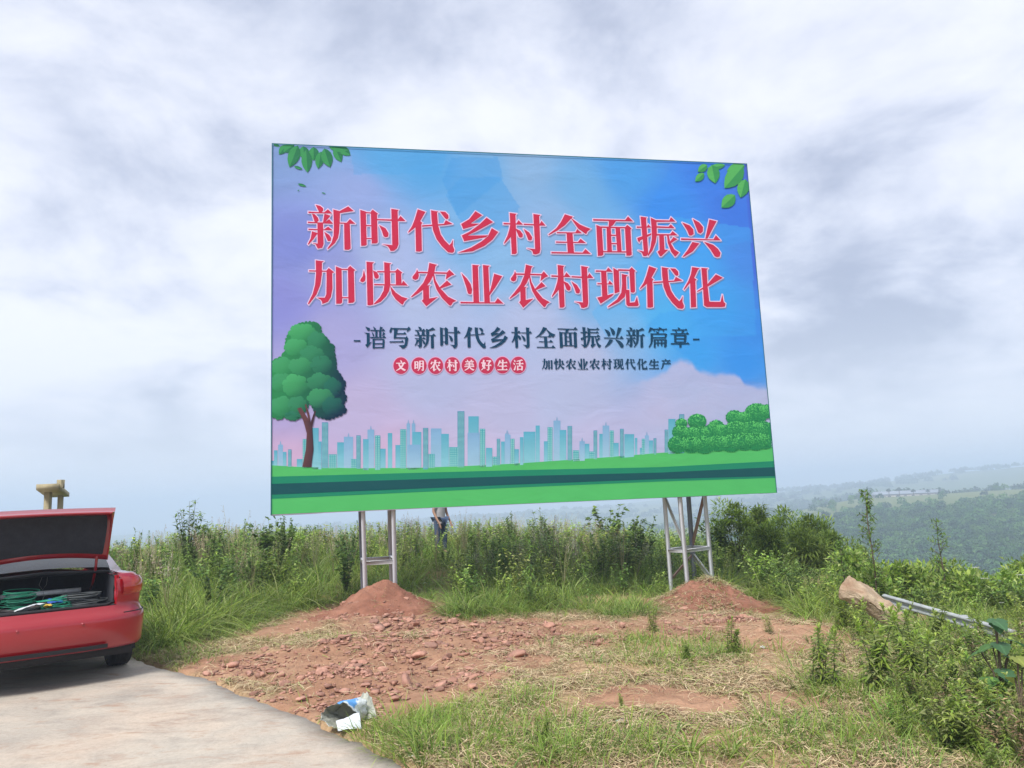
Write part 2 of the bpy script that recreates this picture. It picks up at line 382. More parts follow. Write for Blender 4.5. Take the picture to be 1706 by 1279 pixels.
c3 = rmp(nz(26, 8, .75), [(.3, (.84, .83, .82)), (.7, (1.1, 1.1, 1.1))])
st = rmp(nz(2.2, 5, .7, .6, (1, 2.4, 1)), [(.54, (0, 0, 0)), (.70, (.8, .8, .8))])
cc = mixc(1., mixc(1., c1, c2, 'MULTIPLY'), c3, 'MULTIPLY'); cc = mixc(st, cc, (.36, .24, .17)); wet = rmp(nz(.9, 6, .65, .5, (1, 2, 1)), [(.30, (.72, .72, .74)), (.46, (1, 1, 1))]); cc = mixc(1., cc, wet, 'MULTIPLY')
spk = rmp(nz(55, 2, .5), [(.66, (0, 0, 0)), (.70, (1, 1, 1))]); spk = mixc(.35, (0., 0., 0.), spk)
cc = mixc(spk, cc, (.12, .10, .085)); L(cc, b_.inputs['Base Color']); b_.inputs['Roughness'].default_value = .9; b_.inputs['Specular IOR Level'].default_value = .2
bp = N('ShaderNodeBump'); bp.inputs['Strength'].default_value = .35; bp.inputs['Distance'].default_value = .01; L(nz(60, 6, .7), bp.inputs['Height']); L(bp.outputs[0], b_.inputs['Normal'])
edge = []
for (x0, y0), (x1, y1) in zip(road_edge[:-1], road_edge[1:]):
    n = max(2, int(math.hypot(x1 - x0, y1 - y0) / .05) if -6.3 < x0 < 1 else 6)
    for k in range(n):
        t = k / n; x = x0 + (x1 - x0) * t; y = y0 + (y1 - y0) * t
        j = .035 * float(fbm(x, y, .16, 3, 77)) + .05 * float(fbm(x, y, .8, 2, 78)); edge.append((x + j, y + j))
edge.append(road_edge[-1])
E_ = np.array(edge); far_ = E_ + np.array([-9.0, -5.5]); rd = MB(); n = len(E_)
rows = 14; V = []
for k in range(rows):
    t = (k / (rows - 1)) ** 1.5; p = E_ * (1 - t) + far_ * t; V.append(np.column_stack([p, .006 * fbm(p[:, 0], p[:, 1], 1.2, 2, 3) - (.012 if k == 0 else 0)]))
V.insert(0, np.column_stack([E_ + np.array([.012, .012]), np.full(n, -.14)]))
I = np.arange(n * (rows + 1)).reshape(rows + 1, n); Q = np.stack([I[:-1, :-1], I[1:, :-1], I[1:, 1:], I[:-1, 1:]], -1).reshape(-1, 4)
rd.add(np.concatenate(V), Q); tag(rd.build('road', m_conc), kind='structure')

# ------------------------------------------------------------------ billboard print data
Y0 = 12.0
BL = atY(451, 857, Y0); _d = ray(453, 239); TLz = EYE[2] + _d[2] * (np.hypot(BL[0], BL[1]) / np.hypot(_d[0], _d[1]))
BR = atY(1294, 822, Y0 * 13.05 / 11.5); BZ = (BL[2] + BR[2]) / 2; TZ = TLz
O2 = np.array([BL[0], BL[1]]); U2 = np.array([BR[0], BR[1]]) - O2; BW = np.linalg.norm(U2); U2 /= BW; N2 = np.array([U2[1], -U2[0]]); BH = TZ - BZ
def b2(px, py):
    """photo pixel -> metres on the board face (right, up)"""
    d = ray(px, py); t = O2.dot(N2) / (d[:2].dot(N2)); p = EYE + d * t
    return ((p[:2] - O2).dot(U2), p[2] - BZ)
def bpoly(pts): return [b2(*p) for p in pts]
bb = thing('billboard', 'large printed billboard with red Chinese headline on two lattice towers', 'billboard', (float(O2[0]), float(O2[1]), 0), math.atan2(U2[1], U2[0]))
# local frame: x along board, y away from viewer, z up (absolute height)
def layer(mb, poly, off, col):
    P = np.array(poly); n = len(P); mb.add(np.column_stack([P[:, 0], np.full(n, -off), P[:, 1] + BZ]), None, tri(P), col)
def tri(P):
    from mathutils.geometry import tessellate_polygon
    return [list(t) for t in tessellate_polygon([[Vector((p[0], p[1], 0)) for p in P]])]
def union(polys):
    vs_ = []; fs = []
    for p in polys:
        a_ = sum(p[i][0] * p[(i + 1) % len(p)][1] - p[(i + 1) % len(p)][0] * p[i][1] for i in range(len(p)))
        p = list(p) if a_ > 0 else list(p)[::-1]
        fs.append(list(range(len(vs_), len(vs_) + len(p)))); vs_ += [Vector((float(q[0]), float(q[1]))) for q in p]
    r = delaunay_2d_cdt(vs_, [], fs, 0, 1e-6); V = np.array([[v_[0], v_[1]] for v_ in r[0]])
    return V, [list(f) for f, o_ in zip(r[2], r[5]) if len(o_) > 0]
def offset(p, d):
    P = np.array(p, float); a_ = np.sum(P[:, 0] * np.roll(P[:, 1], -1) - np.roll(P[:, 0], -1) * P[:, 1])
    if a_ < 0: P = P[::-1]
    e_ = np.roll(P, -1, 0) - P; e_ /= np.linalg.norm(e_, axis=1)[:, None] + 1e-9; nr = np.column_stack([e_[:, 1], -e_[:, 0]]); npv = np.roll(nr, 1, 0)
    out_ = []
    for i in range(len(P)):
        m = nr[i] + npv[i]; l = np.linalg.norm(m)
        c = npv[i][0] * nr[i][1] - npv[i][1] * nr[i][0]
        if l < .9 and c > 0:      # sharp outward corner: bevel
            out_.append(P[i] + npv[i] * d * 1.0 + np.array([-npv[i][1], npv[i][0]]) * d * .8); out_.append(P[i] + nr[i] * d + np.array([nr[i][1], -nr[i][0]]) * d * .8)
        else: out_.append(P[i] + m / max(l, 1e-6) * d * min(1.6, 2 / max(l, .3)))
    return [tuple(q) for q in out_]
def flat(mb, polys, off, col):
    if not polys: return
    V, T = union(polys)
    mb.add(np.column_stack([V[:, 0], np.full(len(V), -off), V[:, 1] + BZ]), None, T, col)
def pp(s):
    v = [float(q) for q in s.replace(',', ' ').split()]; return list(zip(v[::2], v[1::2]))
CR = {'A': (508, 336, 9.919), 'B': (676, 340, 9.919), 'C': (836, 345, 9.919), 'D': (980, 350, 7.417), 'E': (508, 430, 9.919), 'F': (676, 434, 9.919), 'G': (980, 434, 7.108), 'H': (600, 538, 9.478), 'I': (1030, 538, 9.478), 'X': (0, 0, 1)}
GL = {
'新': ('A', ["180,55 250,70 300,110 300,150 270,180 235,170 215,130", "60,165 320,178 380,128 450,195 60,187", "118,198 165,210 215,265 228,310 195,340 160,330 145,280", "325,200 420,232 330,345 300,345", "50,332 325,350 400,290 465,364 50,352", "208,345 298,345 308,700 285,760 215,775 195,740 180,705 130,685 212,695", "60,448 315,460 385,415 455,472 60,467", "118,490 210,520 140,620 60,710 50,700 100,600", "320,500 400,550 432,600 425,650 380,650 345,570", "470,130 580,160 565,500 545,600 490,690 380,785 375,770 440,680 475,560 480,400", "570,160 715,80 805,155 700,168 570,190", "565,345 690,350 745,290 830,364 740,364 565,360", "648,355 740,355 755,775 720,795 655,790"]),
'时': ('A', ["915,138 1005,165 1020,710 1000,725 930,728", "1120,135 1207,200 1190,210 1202,670 1180,688 1105,690 1090,165", "1000,172 1095,180 1095,194 1000,188", "1008,387 1100,391 1100,405 1008,402", "1010,600 1105,604 1105,618 1010,615", "1195,288 1535,298 1580,238 1660,320 1540,320 1195,305", "1428,120 1545,138 1530,160 1545,700 1520,770 1470,810 1415,812 1390,760 1360,730 1285,706 1445,718", "1228,388 1330,440 1380,520 1375,575 1335,588 1300,570 1275,490"]),
'代': ('B', ["198,88 322,130 235,285 150,390 45,472 40,462 105,365 150,250", "235,280 272,312 255,330 265,770 225,785 170,780 160,370", "270,352 630,330 660,268 770,328 640,347 270,372", "418,105 535,125 515,140 530,340 575,500 640,600 720,680 750,650 778,595 775,690 800,750 795,785 770,805 700,795 600,700 510,580 450,430 425,250", "565,125 650,130 700,180 705,230 680,252 645,230"]),
'乡': ('B', ["1150,120 1260,185 1070,320 1215,326 1130,360 950,412 915,330 1050,250", "1335,225 1440,298 1180,440 1020,520 1360,518 1320,547 965,612 925,520 1050,460 1215,340", "1420,400 1525,462 1430,590 1300,690 1100,780 870,802 1080,720 1250,620 1360,530"]),
'村': ('C', ["28,262 240,272 275,218 345,290 28,284", "130,98 240,112 222,130 245,755 220,775 165,775 145,400", "140,270 180,270 150,490 100,545 40,607 38,590 90,480 125,370", "225,355 300,390 345,450 340,495 310,505 280,490", "362,276 620,288 655,230 718,305 620,305 362,294", "520,115 635,132 615,150 635,700 620,760 560,782 520,775 505,730 480,705 418,683 550,695", "360,362 450,420 500,500 490,545 460,550 435,540 410,470"]),
'全': ('C', ["1040,120 1170,160 1040,300 920,385 775,462 770,452 900,350 980,240", "1135,175 1290,290 1380,330 1465,362 1415,400 1395,440 1380,440 1260,355", "910,414 1215,420 1245,365 1320,432 910,432", "895,569 1255,579 1300,525 1385,594 895,587", "820,743 1335,753 1380,695 1465,772 820,764", "1068,425 1165,425 1190,765 1090,765"]),
'面': ('D', ["60,112 455,124 490,80 550,140 60,130", "255,126 345,128 300,190 250,214", "98,185 165,210 185,548 165,562 118,565", "150,203 455,211 455,224 150,218", "480,185 532,225 520,240 535,550 515,562 470,562 452,215", "225,210 275,210 290,518 235,518", "335,212 390,212 410,518 358,518", "272,304 348,307 348,319 272,316", "280,407 352,409 352,421 280,419", "170,507 480,511 480,524 170,520"]),
'振': ('D', ["598,203 720,209 740,178 775,215 598,219", "645,82 722,92 712,105 738,540 715,568 680,568 660,525 615,498 685,512", "605,345 775,288 775,306 640,375 628,400 610,375", "770,95 840,128 845,300 830,400 790,500 738,568 735,555 765,470 785,350 780,200", "830,124 1000,129 1020,90 1075,142 830,146", "845,200 990,207 1018,178 1062,224 845,217", "842,296 1010,299 1040,262 1100,312 842,314", "875,308 930,308 940,490 985,490 900,570 885,570 855,515 880,495", "1050,335 1098,358 1005,418 998,405", "972,310 990,310 1012,400 1060,485 1118,525 1085,565 1070,575 1020,510 980,400"]),
'兴': ('D', ["1160,155 1250,190 1295,240 1300,295 1270,315 1245,310 1220,250", "1290,110 1370,155 1415,210 1412,265 1385,290 1355,275", "1495,118 1582,138 1470,352 1445,352", "1145,350 1545,363 1575,312 1632,374 1145,367", "1285,395 1370,412 1290,510 1180,577 1165,575 1230,490", "1430,393 1540,430 1600,480 1632,530 1620,575 1590,582 1560,570 1510,490"]),
'加': ('E', ["70,202 355,209 395,165 485,235 450,245 455,500 430,640 380,720 290,755 280,710 255,680 205,653 330,655 355,600 360,350 358,224 70,219", "180,38 310,55 280,75 280,260 255,440 190,600 65,764 52,750 130,590 170,440 185,260", "512,138 605,175 615,730 590,752 518,752", "595,178 720,181 720,196 595,193", "748,130 832,200 808,212 820,710 795,735 720,742 712,165", "610,646 725,646 725,662 610,662"]),
'快': ('E', ["975,200 1000,300 995,370 955,400 915,380 920,350 955,300", "1018,60 1140,72 1115,95 1130,765 1070,780 1035,775", "1125,205 1190,235 1220,290 1215,330 1175,340 1150,320", "1195,214 1490,219 1530,180 1608,240 1590,250 1595,445 1505,445 1500,236 1195,234", "1145,428 1590,438 1625,375 1695,452 1145,447", "1310,70 1425,88 1400,105 1410,430 1390,540 1340,630 1250,720 1145,764 1142,752 1240,650 1300,540 1318,420", "1408,460 1500,570 1600,640 1695,668 1640,720 1620,765 1600,765 1500,680 1440,590"]),
'农': ('F', ["185,148 205,190 215,250 200,300 160,320 115,300 110,270 150,220 175,185", "200,186 680,199 720,155 800,232 750,250 660,312 668,270 675,219 200,207", "390,42 515,72 490,90 465,220 400,350 300,470 200,545 95,607 88,598 180,500 290,370 360,220", "285,420 405,408 380,425 385,630 525,605 340,755 265,665 290,640", "680,332 752,398 560,467 548,455", "448,225 468,225 492,330 560,450 700,600 830,665 780,690 745,742 720,740 600,620 510,480 462,340"]),
'业': ('F', ["920,210 1010,300 1070,390 1095,480 1085,545 1060,558 1025,540 1000,440 960,320", "1100,72 1210,82 1190,100 1210,700 1120,700", "1275,75 1385,88 1362,105 1388,700 1300,700", "1460,220 1590,260 1480,440 1385,572 1375,560 1420,400", "905,683 1470,694 1520,625 1610,710 905,707"]),
'现': ('G', ["88,117 210,121 235,85 285,132 88,132", "150,125 210,125 225,410 165,430", "108,267 235,274 250,240 292,282 108,281", "105,440 300,393 280,420 145,510", "295,88 360,125 368,370 312,390", "352,104 495,109 495,123 352,121", "512,82 558,125 545,130 552,365 535,380 500,375 485,110", "395,160 465,175 445,190 450,330 430,430 360,490 235,554 232,545 340,460 390,380 400,280", "440,345 485,350 490,500 550,495 575,430 590,500 595,525 580,540 470,540 450,520"]),
'化': ('G', ["1228,78 1315,92 1295,110 1250,210 1190,280 1135,347 1128,340 1185,240 1215,160", "1250,205 1278,225 1265,240 1275,550 1215,555 1205,260", "1338,88 1415,95 1400,110 1410,300 1430,485 1450,490 1565,490 1585,405 1600,490 1622,510 1615,545 1580,550 1400,550 1370,530 1355,300", "1510,165 1590,205 1410,310 1290,372 1288,362 1400,292"]),
'谱': ('H', ["85,62 150,85 150,115 120,120", "65,155 145,160 145,310 180,295 110,380 82,340 105,330 105,170", "205,60 245,90 240,115 225,110", "315,60 355,75 320,110 305,105", "165,110 345,115 365,95 390,125 165,122", "240,115 268,115 268,225 240,225", "300,115 328,115 328,225 300,225", "185,145 215,180 215,205 200,200", "360,145 392,165 345,205", "160,220 350,224 375,200 405,230 160,233", "195,245 225,255 225,395 198,395", "355,245 382,262 375,385 350,390", "220,250 358,250 358,261 220,261", "220,317 355,317 355,329 220,329", "220,376 358,376 358,388 220,388"]),
'写': ('H', ["490,80 505,95 495,150 470,155 468,135", "498,91 745,97 770,72 797,105 745,145 738,140 755,112 498,106", "540,100 595,118 565,215 575,240 535,250", "580,169 690,169 705,150 730,180 580,183", "555,227 720,231 735,212 758,245 740,345 700,390 660,392 645,365 612,350 700,345 712,300 712,245 555,241", "470,291 655,289 665,270 690,301 470,303"]),
'篇': ('I', ["500,68 545,85 480,150 475,145", "520,91 600,92 615,85 630,103 520,104", "545,100 575,115 565,135", "640,68 680,82 625,130", "660,91 740,94 750,85 765,103 660,104", "690,100 720,120 710,140", "590,130 640,145 620,168", "525,164 745,164 745,177 525,177", "735,165 765,175 745,235 730,235", "530,221 745,221 745,233 530,233", "510,160 545,170 545,270 525,330 490,378 480,372 510,310", "560,255 585,260 585,378 560,378", "725,255 760,260 755,360 735,378 720,370", "560,255 745,255 745,266 560,266", "615,262 632,262 632,355 615,355", "672,262 690,262 690,355 672,355", "565,304 745,304 745,316 565,316"]),
'章': ('I', ["940,65 980,85 970,108 955,104", "850,99 1060,99 1070,85 1095,110 850,111", "895,113 930,140 915,155", "1010,113 1045,130 1000,158", "825,159 1075,159 1090,140 1120,170 825,171", "880,180 915,190 915,302 885,302", "1045,180 1080,195 1070,302 1040,302", "905,187 1045,187 1045,199 905,199", "905,237 1045,237 1045,249 905,249", "905,289 1045,289 1045,301 905,301", "830,314 1085,314 1100,298 1130,327 830,327", "965,295 998,295 998,375 968,378"]),
'文': ('X', ["42,4 56,10 60,22 52,25", "6,27 70,27 80,20 94,32 6,33", "64,30 80,33 66,58 40,82 6,97 4,94 34,74 56,50", "25,32 36,34 44,52 60,70 94,88 84,97 66,90 44,72 30,54"]),
'明': ('X', ["8,14 19,18 19,78 8,80", "33,13 43,18 42,75 32,75", "17,15 34,15 34,20 17,20", "17,42 34,42 34,47 17,47", "17,67 34,67 34,72 17,72", "52,8 63,12 63,60 58,78 40,97 38,94 50,76", "83,6 94,12 93,90 87,97 77,93 72,86 83,88", "60,9 85,9 85,14 60,14", "60,33 85,33 85,38 60,38", "60,56 85,56 85,61 60,61"]),
'美': ('X', ["28,2 38,8 38,18 32,16", "66,2 77,6 66,18 61,17", "14,16 76,16 84,11 92,21 14,21", "20,30 72,30 79,25 86,35 20,35", "10,44 78,44 85,38 94,49 10,49", "44,18 56,18 56,48 44,48", "6,59 78,59 87,52 96,64 6,64", "45,48 57,48 54,66 40,82 8,97 7,93 34,76 44,62", "53,62 70,78 96,88 86,97 62,82 49,66"]),
'好': ('X', ["20,3 33,7 22,56 30,62 42,74 34,82 10,60", "33,27 44,31 36,60 22,80 4,95 3,91 18,74 27,52", "2,27 36,26 45,29 44,33 2,33", "50,9 78,9 86,5 95,14 76,35 68,34 76,15 50,15", "66,32 77,32 78,86 70,96 60,95 54,87 66,88", "46,49 83,49 90,42 98,55 46,55"]),
'生': ('X', ["20,10 34,14 14,50 4,60 3,57", "18,27 77,27 86,20 95,33 18,33", "45,2 58,6 57,92 45,92", "16,57 73,57 82,50 92,63 16,63", "3,89 80,89 88,82 98,95 3,95"]),
'活': ('X', ["8,5 22,15 20,26 12,20", "3,31 17,40 15,50 7,45", "6,94 22,56 26,58 19,94 12,97", "80,3 91,11 36,21 34,17", "30,37 83,37 90,31 98,43 30,43", "57,13 68,13 68,60 57,60", "38,57 48,60 48,97 38,97", "79,57 90,62 88,97 78,97", "40,58 82,58 82,63 40,63", "40,86 82,86 82,91 40,91"]),
'产': ('X', ["40,2 54,8 52,17 44,15", "10,16 78,16 84,10 94,22 10,22", "26,23 38,34 34,43 28,37", "66,23 78,28 64,43 60,41", "18,43 79,43 87,36 97,49 18,49", "17,43 28,46 26,70 18,86 4,98 2,95 13,80 16,62"]),
}
def gpolys(ch):
    ox, oy, s = CR[GL[ch][0]]; return [[(ox + x / s, oy + y / s) for x, y in pp(t)] for t in GL[ch][1]]
def gfit(ch, x0, y0, x1, y1, grow=0):
    P = gpolys(ch); al = np.array([q for p in P for q in p]); mn = al.min(0); mx_ = al.max(0)
    if CR[GL[ch][0]][2] == 1: mn = np.array([0., 0.]); mx_ = np.array([100., 100.])
    s = [(x1 - x0) / (mx_[0] - mn[0]), (y1 - y0) / (mx_[1] - mn[1])]
    r = [[(x0 + (x - mn[0]) * s[0], y0 + (y - mn[1]) * s[1]) for x, y in p] for p in P]
    return [offset(p, grow) for p in r] if grow else r
PRINT_K = np.array([.80, .84, .77])
def desat(c, a_=.05): c = np.asarray(c, float); return c * (1 - a_) + c.mean(-1, keepdims=True) * a_
K_ = lambda *c: desat(np.array(s2l(c))) * PRINT_K
# face grid with the printed sky
smp = [(0, 0, 118, 144, 208), (.06, .3, 116, 126, 212), (.02, .45, 130, 130, 214), (.03, .7, 165, 150, 212), (.03, .9, 200, 160, 205), (.1, .55, 158, 152, 215), (.17, .12, 140, 155, 222), (.1, .35, 140, 145, 215),
       (.3, .05, 72, 152, 226), (.22, .04, 80, 155, 225), (.22, .3, 158, 170, 226), (.38, .25, 110, 165, 228), (.42, .05, 100, 160, 225), (.5, .04, 128, 165, 220), (.55, .2, 130, 165, 222), (.45, .33, 125, 170, 228), (.3, .45, 165, 175, 225), (.5, .5, 168, 175, 224),
       (.62, .1, 100, 160, 225), (.68, .25, 105, 165, 228), (.72, .05, 60, 145, 230), (.8, .15, 38, 130, 236), (.85, .3, 42, 140, 240), (.97, .15, 52, 100, 222), (.99, .3, 58, 98, 222), (.93, .03, 45, 112, 230), (.99, .03, 70, 85, 205), (.75, .42, 72, 160, 238), (.78, .5, 60, 165, 240), (.9, .45, 35, 140, 238), (.98, .5, 45, 120, 230), (.64, .42, 110, 165, 228),
       (.85, .6, 40, 150, 238), (.95, .62, 30, 132, 236), (.7, .52, 130, 168, 226), (.6, .6, 172, 175, 222), (.3, .65, 170, 172, 222), (.45, .75, 176, 172, 220), (.15, .75, 180, 165, 216), (.2, .88, 200, 165, 210), (.4, .88, 190, 172, 218), (.6, .85, 180, 172, 220), (.75, .85, 182, 172, 220), (.85, .75, 172, 172, 220), (.98, .78, 150, 170, 222), (.55, .72, 172, 176, 224)]
smp = [(u, v_, *s2l((r, g_, b__))) for u, v_, r, g_, b__ in smp]
gu = np.linspace(0, 1, 320); gv = np.linspace(0, 1, 230); GU, GV = np.meshgrid(gu, gv); num = 0; den = 0
for u, v_, r, g_, b__ in smp:
    ww = 1. / (((GU - u) * 1.3) ** 2 + (GV - v_) ** 2 + .0025) ** 2.0; num = num + ww[..., None] * np.array([r, g_, b__]); den = den + ww[..., None]
col = num / den
def inpoly(px_, py_, P):
    r = np.zeros(px_.shape, bool); n = len(P)
    for i in range(n):
        (x0, y0), (x1, y1) = P[i], P[(i + 1) % n]
        c = ((y0 > py_) != (y1 > py_)) & (px_ < (x1 - x0) * (py_ - y0) / (y1 - y0 + 1e-12) + x0); r ^= c
    return r
def facet(pts, c, a_):
    global col
    P = [(b2(*p)[0] / BW, 1 - b2(*p)[1] / BH) for p in pts]; m = inpoly(GU, GV, P)[..., None] * a_; col = col * (1 - m) + np.array(s2l(c)) * m
facet([(737, 300), (752, 262), (830, 262), (838, 297), (762, 360)], (52, 142, 224), .45)
facet([(762, 360), (742, 325), (768, 295), (833, 295), (866, 345), (850, 380), (780, 385)], (56, 146, 226), .5)
facet([(583, 246), (745, 254), (735, 290), (590, 290)], (62, 152, 228), .35)
facet([(1075, 360), (1125, 262), (1240, 270), (1250, 400), (1130, 430)], (30, 130, 240), .3)
facet([(985, 520), (1060, 440), (1120, 360), (1250, 380), (1260, 560), (1010, 560)], (52, 165, 242), .35)
facet([(1075, 545), (1100, 520), (1270, 515), (1276, 640), (1180, 620)], (30, 145, 240), .35)
# cloud bank at lower right
cl = np.array([b2(*p) for p in [(1000, 640), (1060, 632), (1110, 612), (1118, 600), (1135, 594), (1152, 598), (1165, 612), (1190, 618), (1215, 617), (1232, 624), (1240, 637), (1262, 645), (1280, 643)]])
cu = cl[:, 0] / BW; cv = 1 - cl[:, 1] / BH; ce = np.interp(GU, cu, cv) + .012 * fbm(GU, GV, .035, 4, 61)
m = (smooth(0, .02, GV - ce) * smooth(.66, .76, GU) * .9)[..., None]; cn = (fbm(GU, GV, .12, 4, 66) * .5 + .5)[..., None]
col = col * (1 - m) + (np.array(s2l((160, 172, 222))) * cn + np.array(s2l((188, 172, 218))) * (1 - cn)) * m
col = desat(col, .08) * PRINT_K * np.array([1.12, 1.14, 1.08])
face = MB(); Vx = np.stack([GU * BW, .012 * fbm(GU * 3, GV * 3, 1, 2, 5) * 0, BZ + (1 - GV) * BH], -1).reshape(-1, 3)
I = np.arange(GU.size).reshape(GU.shape); Qf = np.stack([I[:-1, :-1], I[1:, :-1], I[1:, 1:], I[:-1, 1:]], -1).reshape(-1, 4)
face.add(Vx, Qf, None, col.reshape(-1, 3))
D_ = .30
# wrapped edges (sagging a little between fixings) and the white back of the cloth
def wrap(p, q, c, amp):
    n = 90; t = np.linspace(0, 1, n)[:, None]; A = np.array(p) * (1 - t) + np.array(q) * t; B = A + np.array([0, D_, 0])
    mid = (A + B) / 2; out_ = np.array([0, 0, 1.0]) if abs(p[2] - q[2]) < .1 else np.array([1., 0, 0])
    mid = mid + out_ * amp * (fbm(t * 9 + p[2], t * 0 + 3, 1, 3, 7)[..., 0][:, None])
    V = np.concatenate([A, mid, B]); I = np.arange(3 * n).reshape(3, n); face.add(V, np.stack([I[:-1, :-1], I[:-1, 1:], I[1:, 1:], I[1:, :-1]], -1).reshape(-1, 4), None, c)
wrap((0, 0, BZ), (BW, 0, BZ), K_(55, 130, 75), .02); wrap((0, 0, TZ), (BW, 0, TZ), K_(70, 130, 190), .015)
wrap((0, 0, BZ), (0, 0, TZ), K_(90, 100, 150), .01); wrap((BW, 0, BZ), (BW, 0, TZ), K_(60, 90, 170), .01)
face.build('banner', m_print, bb)
bo = MB()
for (x0, z0, x1, z1) in ((0.0, BZ, .014, TZ), (BW - .014, BZ, BW, TZ), (.014, TZ - .016, BW - .014, TZ)):
    bo.add([(x0, -.019, z0), (x1, -.019, z0), (x1, -.019, z1), (x0, -.019, z1)], [[0, 1, 2, 3]], None, K_(40, 105, 120))
bo.build('edge_hem', m_print, bb)
# ground stripes printed along the bottom
st_ = MB()
def bandx(top, bot, c, off):
    T_ = [b2(*p) for p in top]; B_ = [b2(*p) for p in bot]
    T_[0] = (0.002, T_[0][1]); T_[-1] = (BW - .002, T_[-1][1]); B_[0] = (0.002, max(B_[0][1], .003)); B_[-1] = (BW - .002, max(B_[-1][1], .003))
    layer(st_, T_ + B_[::-1], off, K_(*c))
gt = [(451, 775), (506, 778), (600, 780), (700, 779), (780, 776), (860, 772), (1005, 762), (1115, 753), (1200, 748), (1284, 744)]
bandx(gt, [(451, 857), (1294, 822)], (84, 190, 108), .004)
bandx([(451, 794), (860, 783), (1100, 778), (1287, 768)], [(451, 831), (860, 812), (1100, 802), (1290, 796)], (28, 138, 108), .006)
bandx([(451, 806), (860, 793), (1100, 787), (1288, 778)], [(451, 824), (860, 807), (1100, 798), (1290, 793)], (22, 84, 92), .008)
st_.build('printed_ground_stripes', m_print, bb)
# city skyline
sk_ = MB(); kz = [0]
def bl(cr, x0, x1, yt, kind, idx):
    ox, oy, s = (440, 520, 3.762) if cr == 3 else (840, 520, 3.63)
    X0, X1, YT = ox + x0 / s, ox + x1 / s, oy + yt / s
    yb = lambda x: np.interp(x, [p[0] for p in gt], [p[1] for p in gt]) + 3
    off = .0004 * (kz[0] % 9) + .0012; kz[0] += 1
    if kind == 'p': ct, cb = (128, 172, 218), (160, 196, 226)
    elif kind == 's': ct, cb = (52, 130, 178), (96, 178, 205)
    elif kind == 'w': ct, cb = (70, 168, 190), (120, 196, 208)
    else: ct, cb = (88, 170, 202), (140, 200, 220)
    P = [b2(X0, YT), b2(X1, YT), b2(X1, yb(X1)), b2(X0, yb(X0))]
    V = np.array([[p[0], -off, p[1] + BZ] for p in P]); sk_.add(V, [[0, 3, 2, 1]], None, np.array([K_(*ct), K_(*ct), K_(*cb), K_(*cb)]))
    if kind in 'sw' or kind == 'm':
        y = YT + 1.2; stp = 1.9 if kind == 's' else 3.0; cc_ = {'s': (150, 215, 232), 'w': (160, 222, 222), 'm': (120, 190, 215)}[kind]
        while y < yb(X0) - 2 and kind != 'm':
            if kind == 's': segs = [(X0 + .5, X1 - .5)]
            else: nn = max(2, int((X1 - X0) / 3)); segs = [(X0 + (k + .2) * (X1 - X0) / nn, X0 + (k + .75) * (X1 - X0) / nn) for k in range(nn)]
            for a_, b__ in segs:
                P = [b2(a_, y), b2(b__, y), b2(b__, y + stp * .45), b2(a_, y + stp * .45)]
                sk_.add(np.array([[p[0], -off - .0045, p[1] + BZ] for p in P]), [[0, 3, 2, 1]], None, K_(*cc_))
            y += stp
    if kind == 'p' and (x1 - x0) < 60:
        xm = (X0 + X1) / 2; P = [b2(xm - .5, YT - 6), b2(xm + .5, YT - 6), b2(xm + 1.6, YT), b2(xm - 1.6, YT)]
        sk_.add(np.array([[p[0], -off, p[1] + BZ] for p in P]), [[0, 3, 2, 1]], None, K_(140, 168, 212))
S3 = "45,62,930,m 62,85,865,m 88,118,830,p 118,140,875,m 150,172,860,s 205,240,920,m 242,268,795,w 300,342,725,m 340,360,810,m 362,402,690,s 405,455,890,w 458,505,815,m 500,558,780,p 545,580,920,w 578,605,772,s 648,690,735,p 620,655,795,m 695,728,772,w 728,762,855,m 775,803,757,m 823,858,832,m 893,915,697,p 925,948,697,p 853,890,733,w 930,985,750,m 900,980,830,p 996,1028,725,s 1045,1112,728,p 1030,1070,888,w 1110,1158,762,m 1160,1218,845,w 1212,1255,620,s 1280,1345,652,m 1275,1350,755,p 1352,1385,730,w 1390,1430,850,m 1432,1460,905,w 1458,1480,793,s 1485,1508,810,m 1510,1535,760,p 1545,1568,795,w"
S4 = "4,38,740,p 40,62,765,w 62,88,828,m 95,115,755,m 117,188,722,m 190,215,685,m 240,275,780,m 262,292,695,w 298,340,655,p 335,375,712,m 383,410,688,s 415,452,835,w 455,487,780,p 487,515,795,m 515,548,842,w 540,562,715,s 575,605,735,m 595,635,685,p 638,662,715,w 660,692,790,m 700,722,705,s 726,785,737,m 790,805,760,m 820,845,820,m 832,850,765,w 850,875,745,p 875,900,775,m 903,920,762,s 970,990,710,s 992,1035,645,m 1058,1088,617,s"
for cr, S in ((3, S3), (4, S4)):
    for k, t in enumerate(S.split()): a_, b__, c_, d_ = t.split(','); bl(cr, float(a_), float(b__), float(c_), d_, k)
sk_.build('printed_city_skyline', m_print, bb)
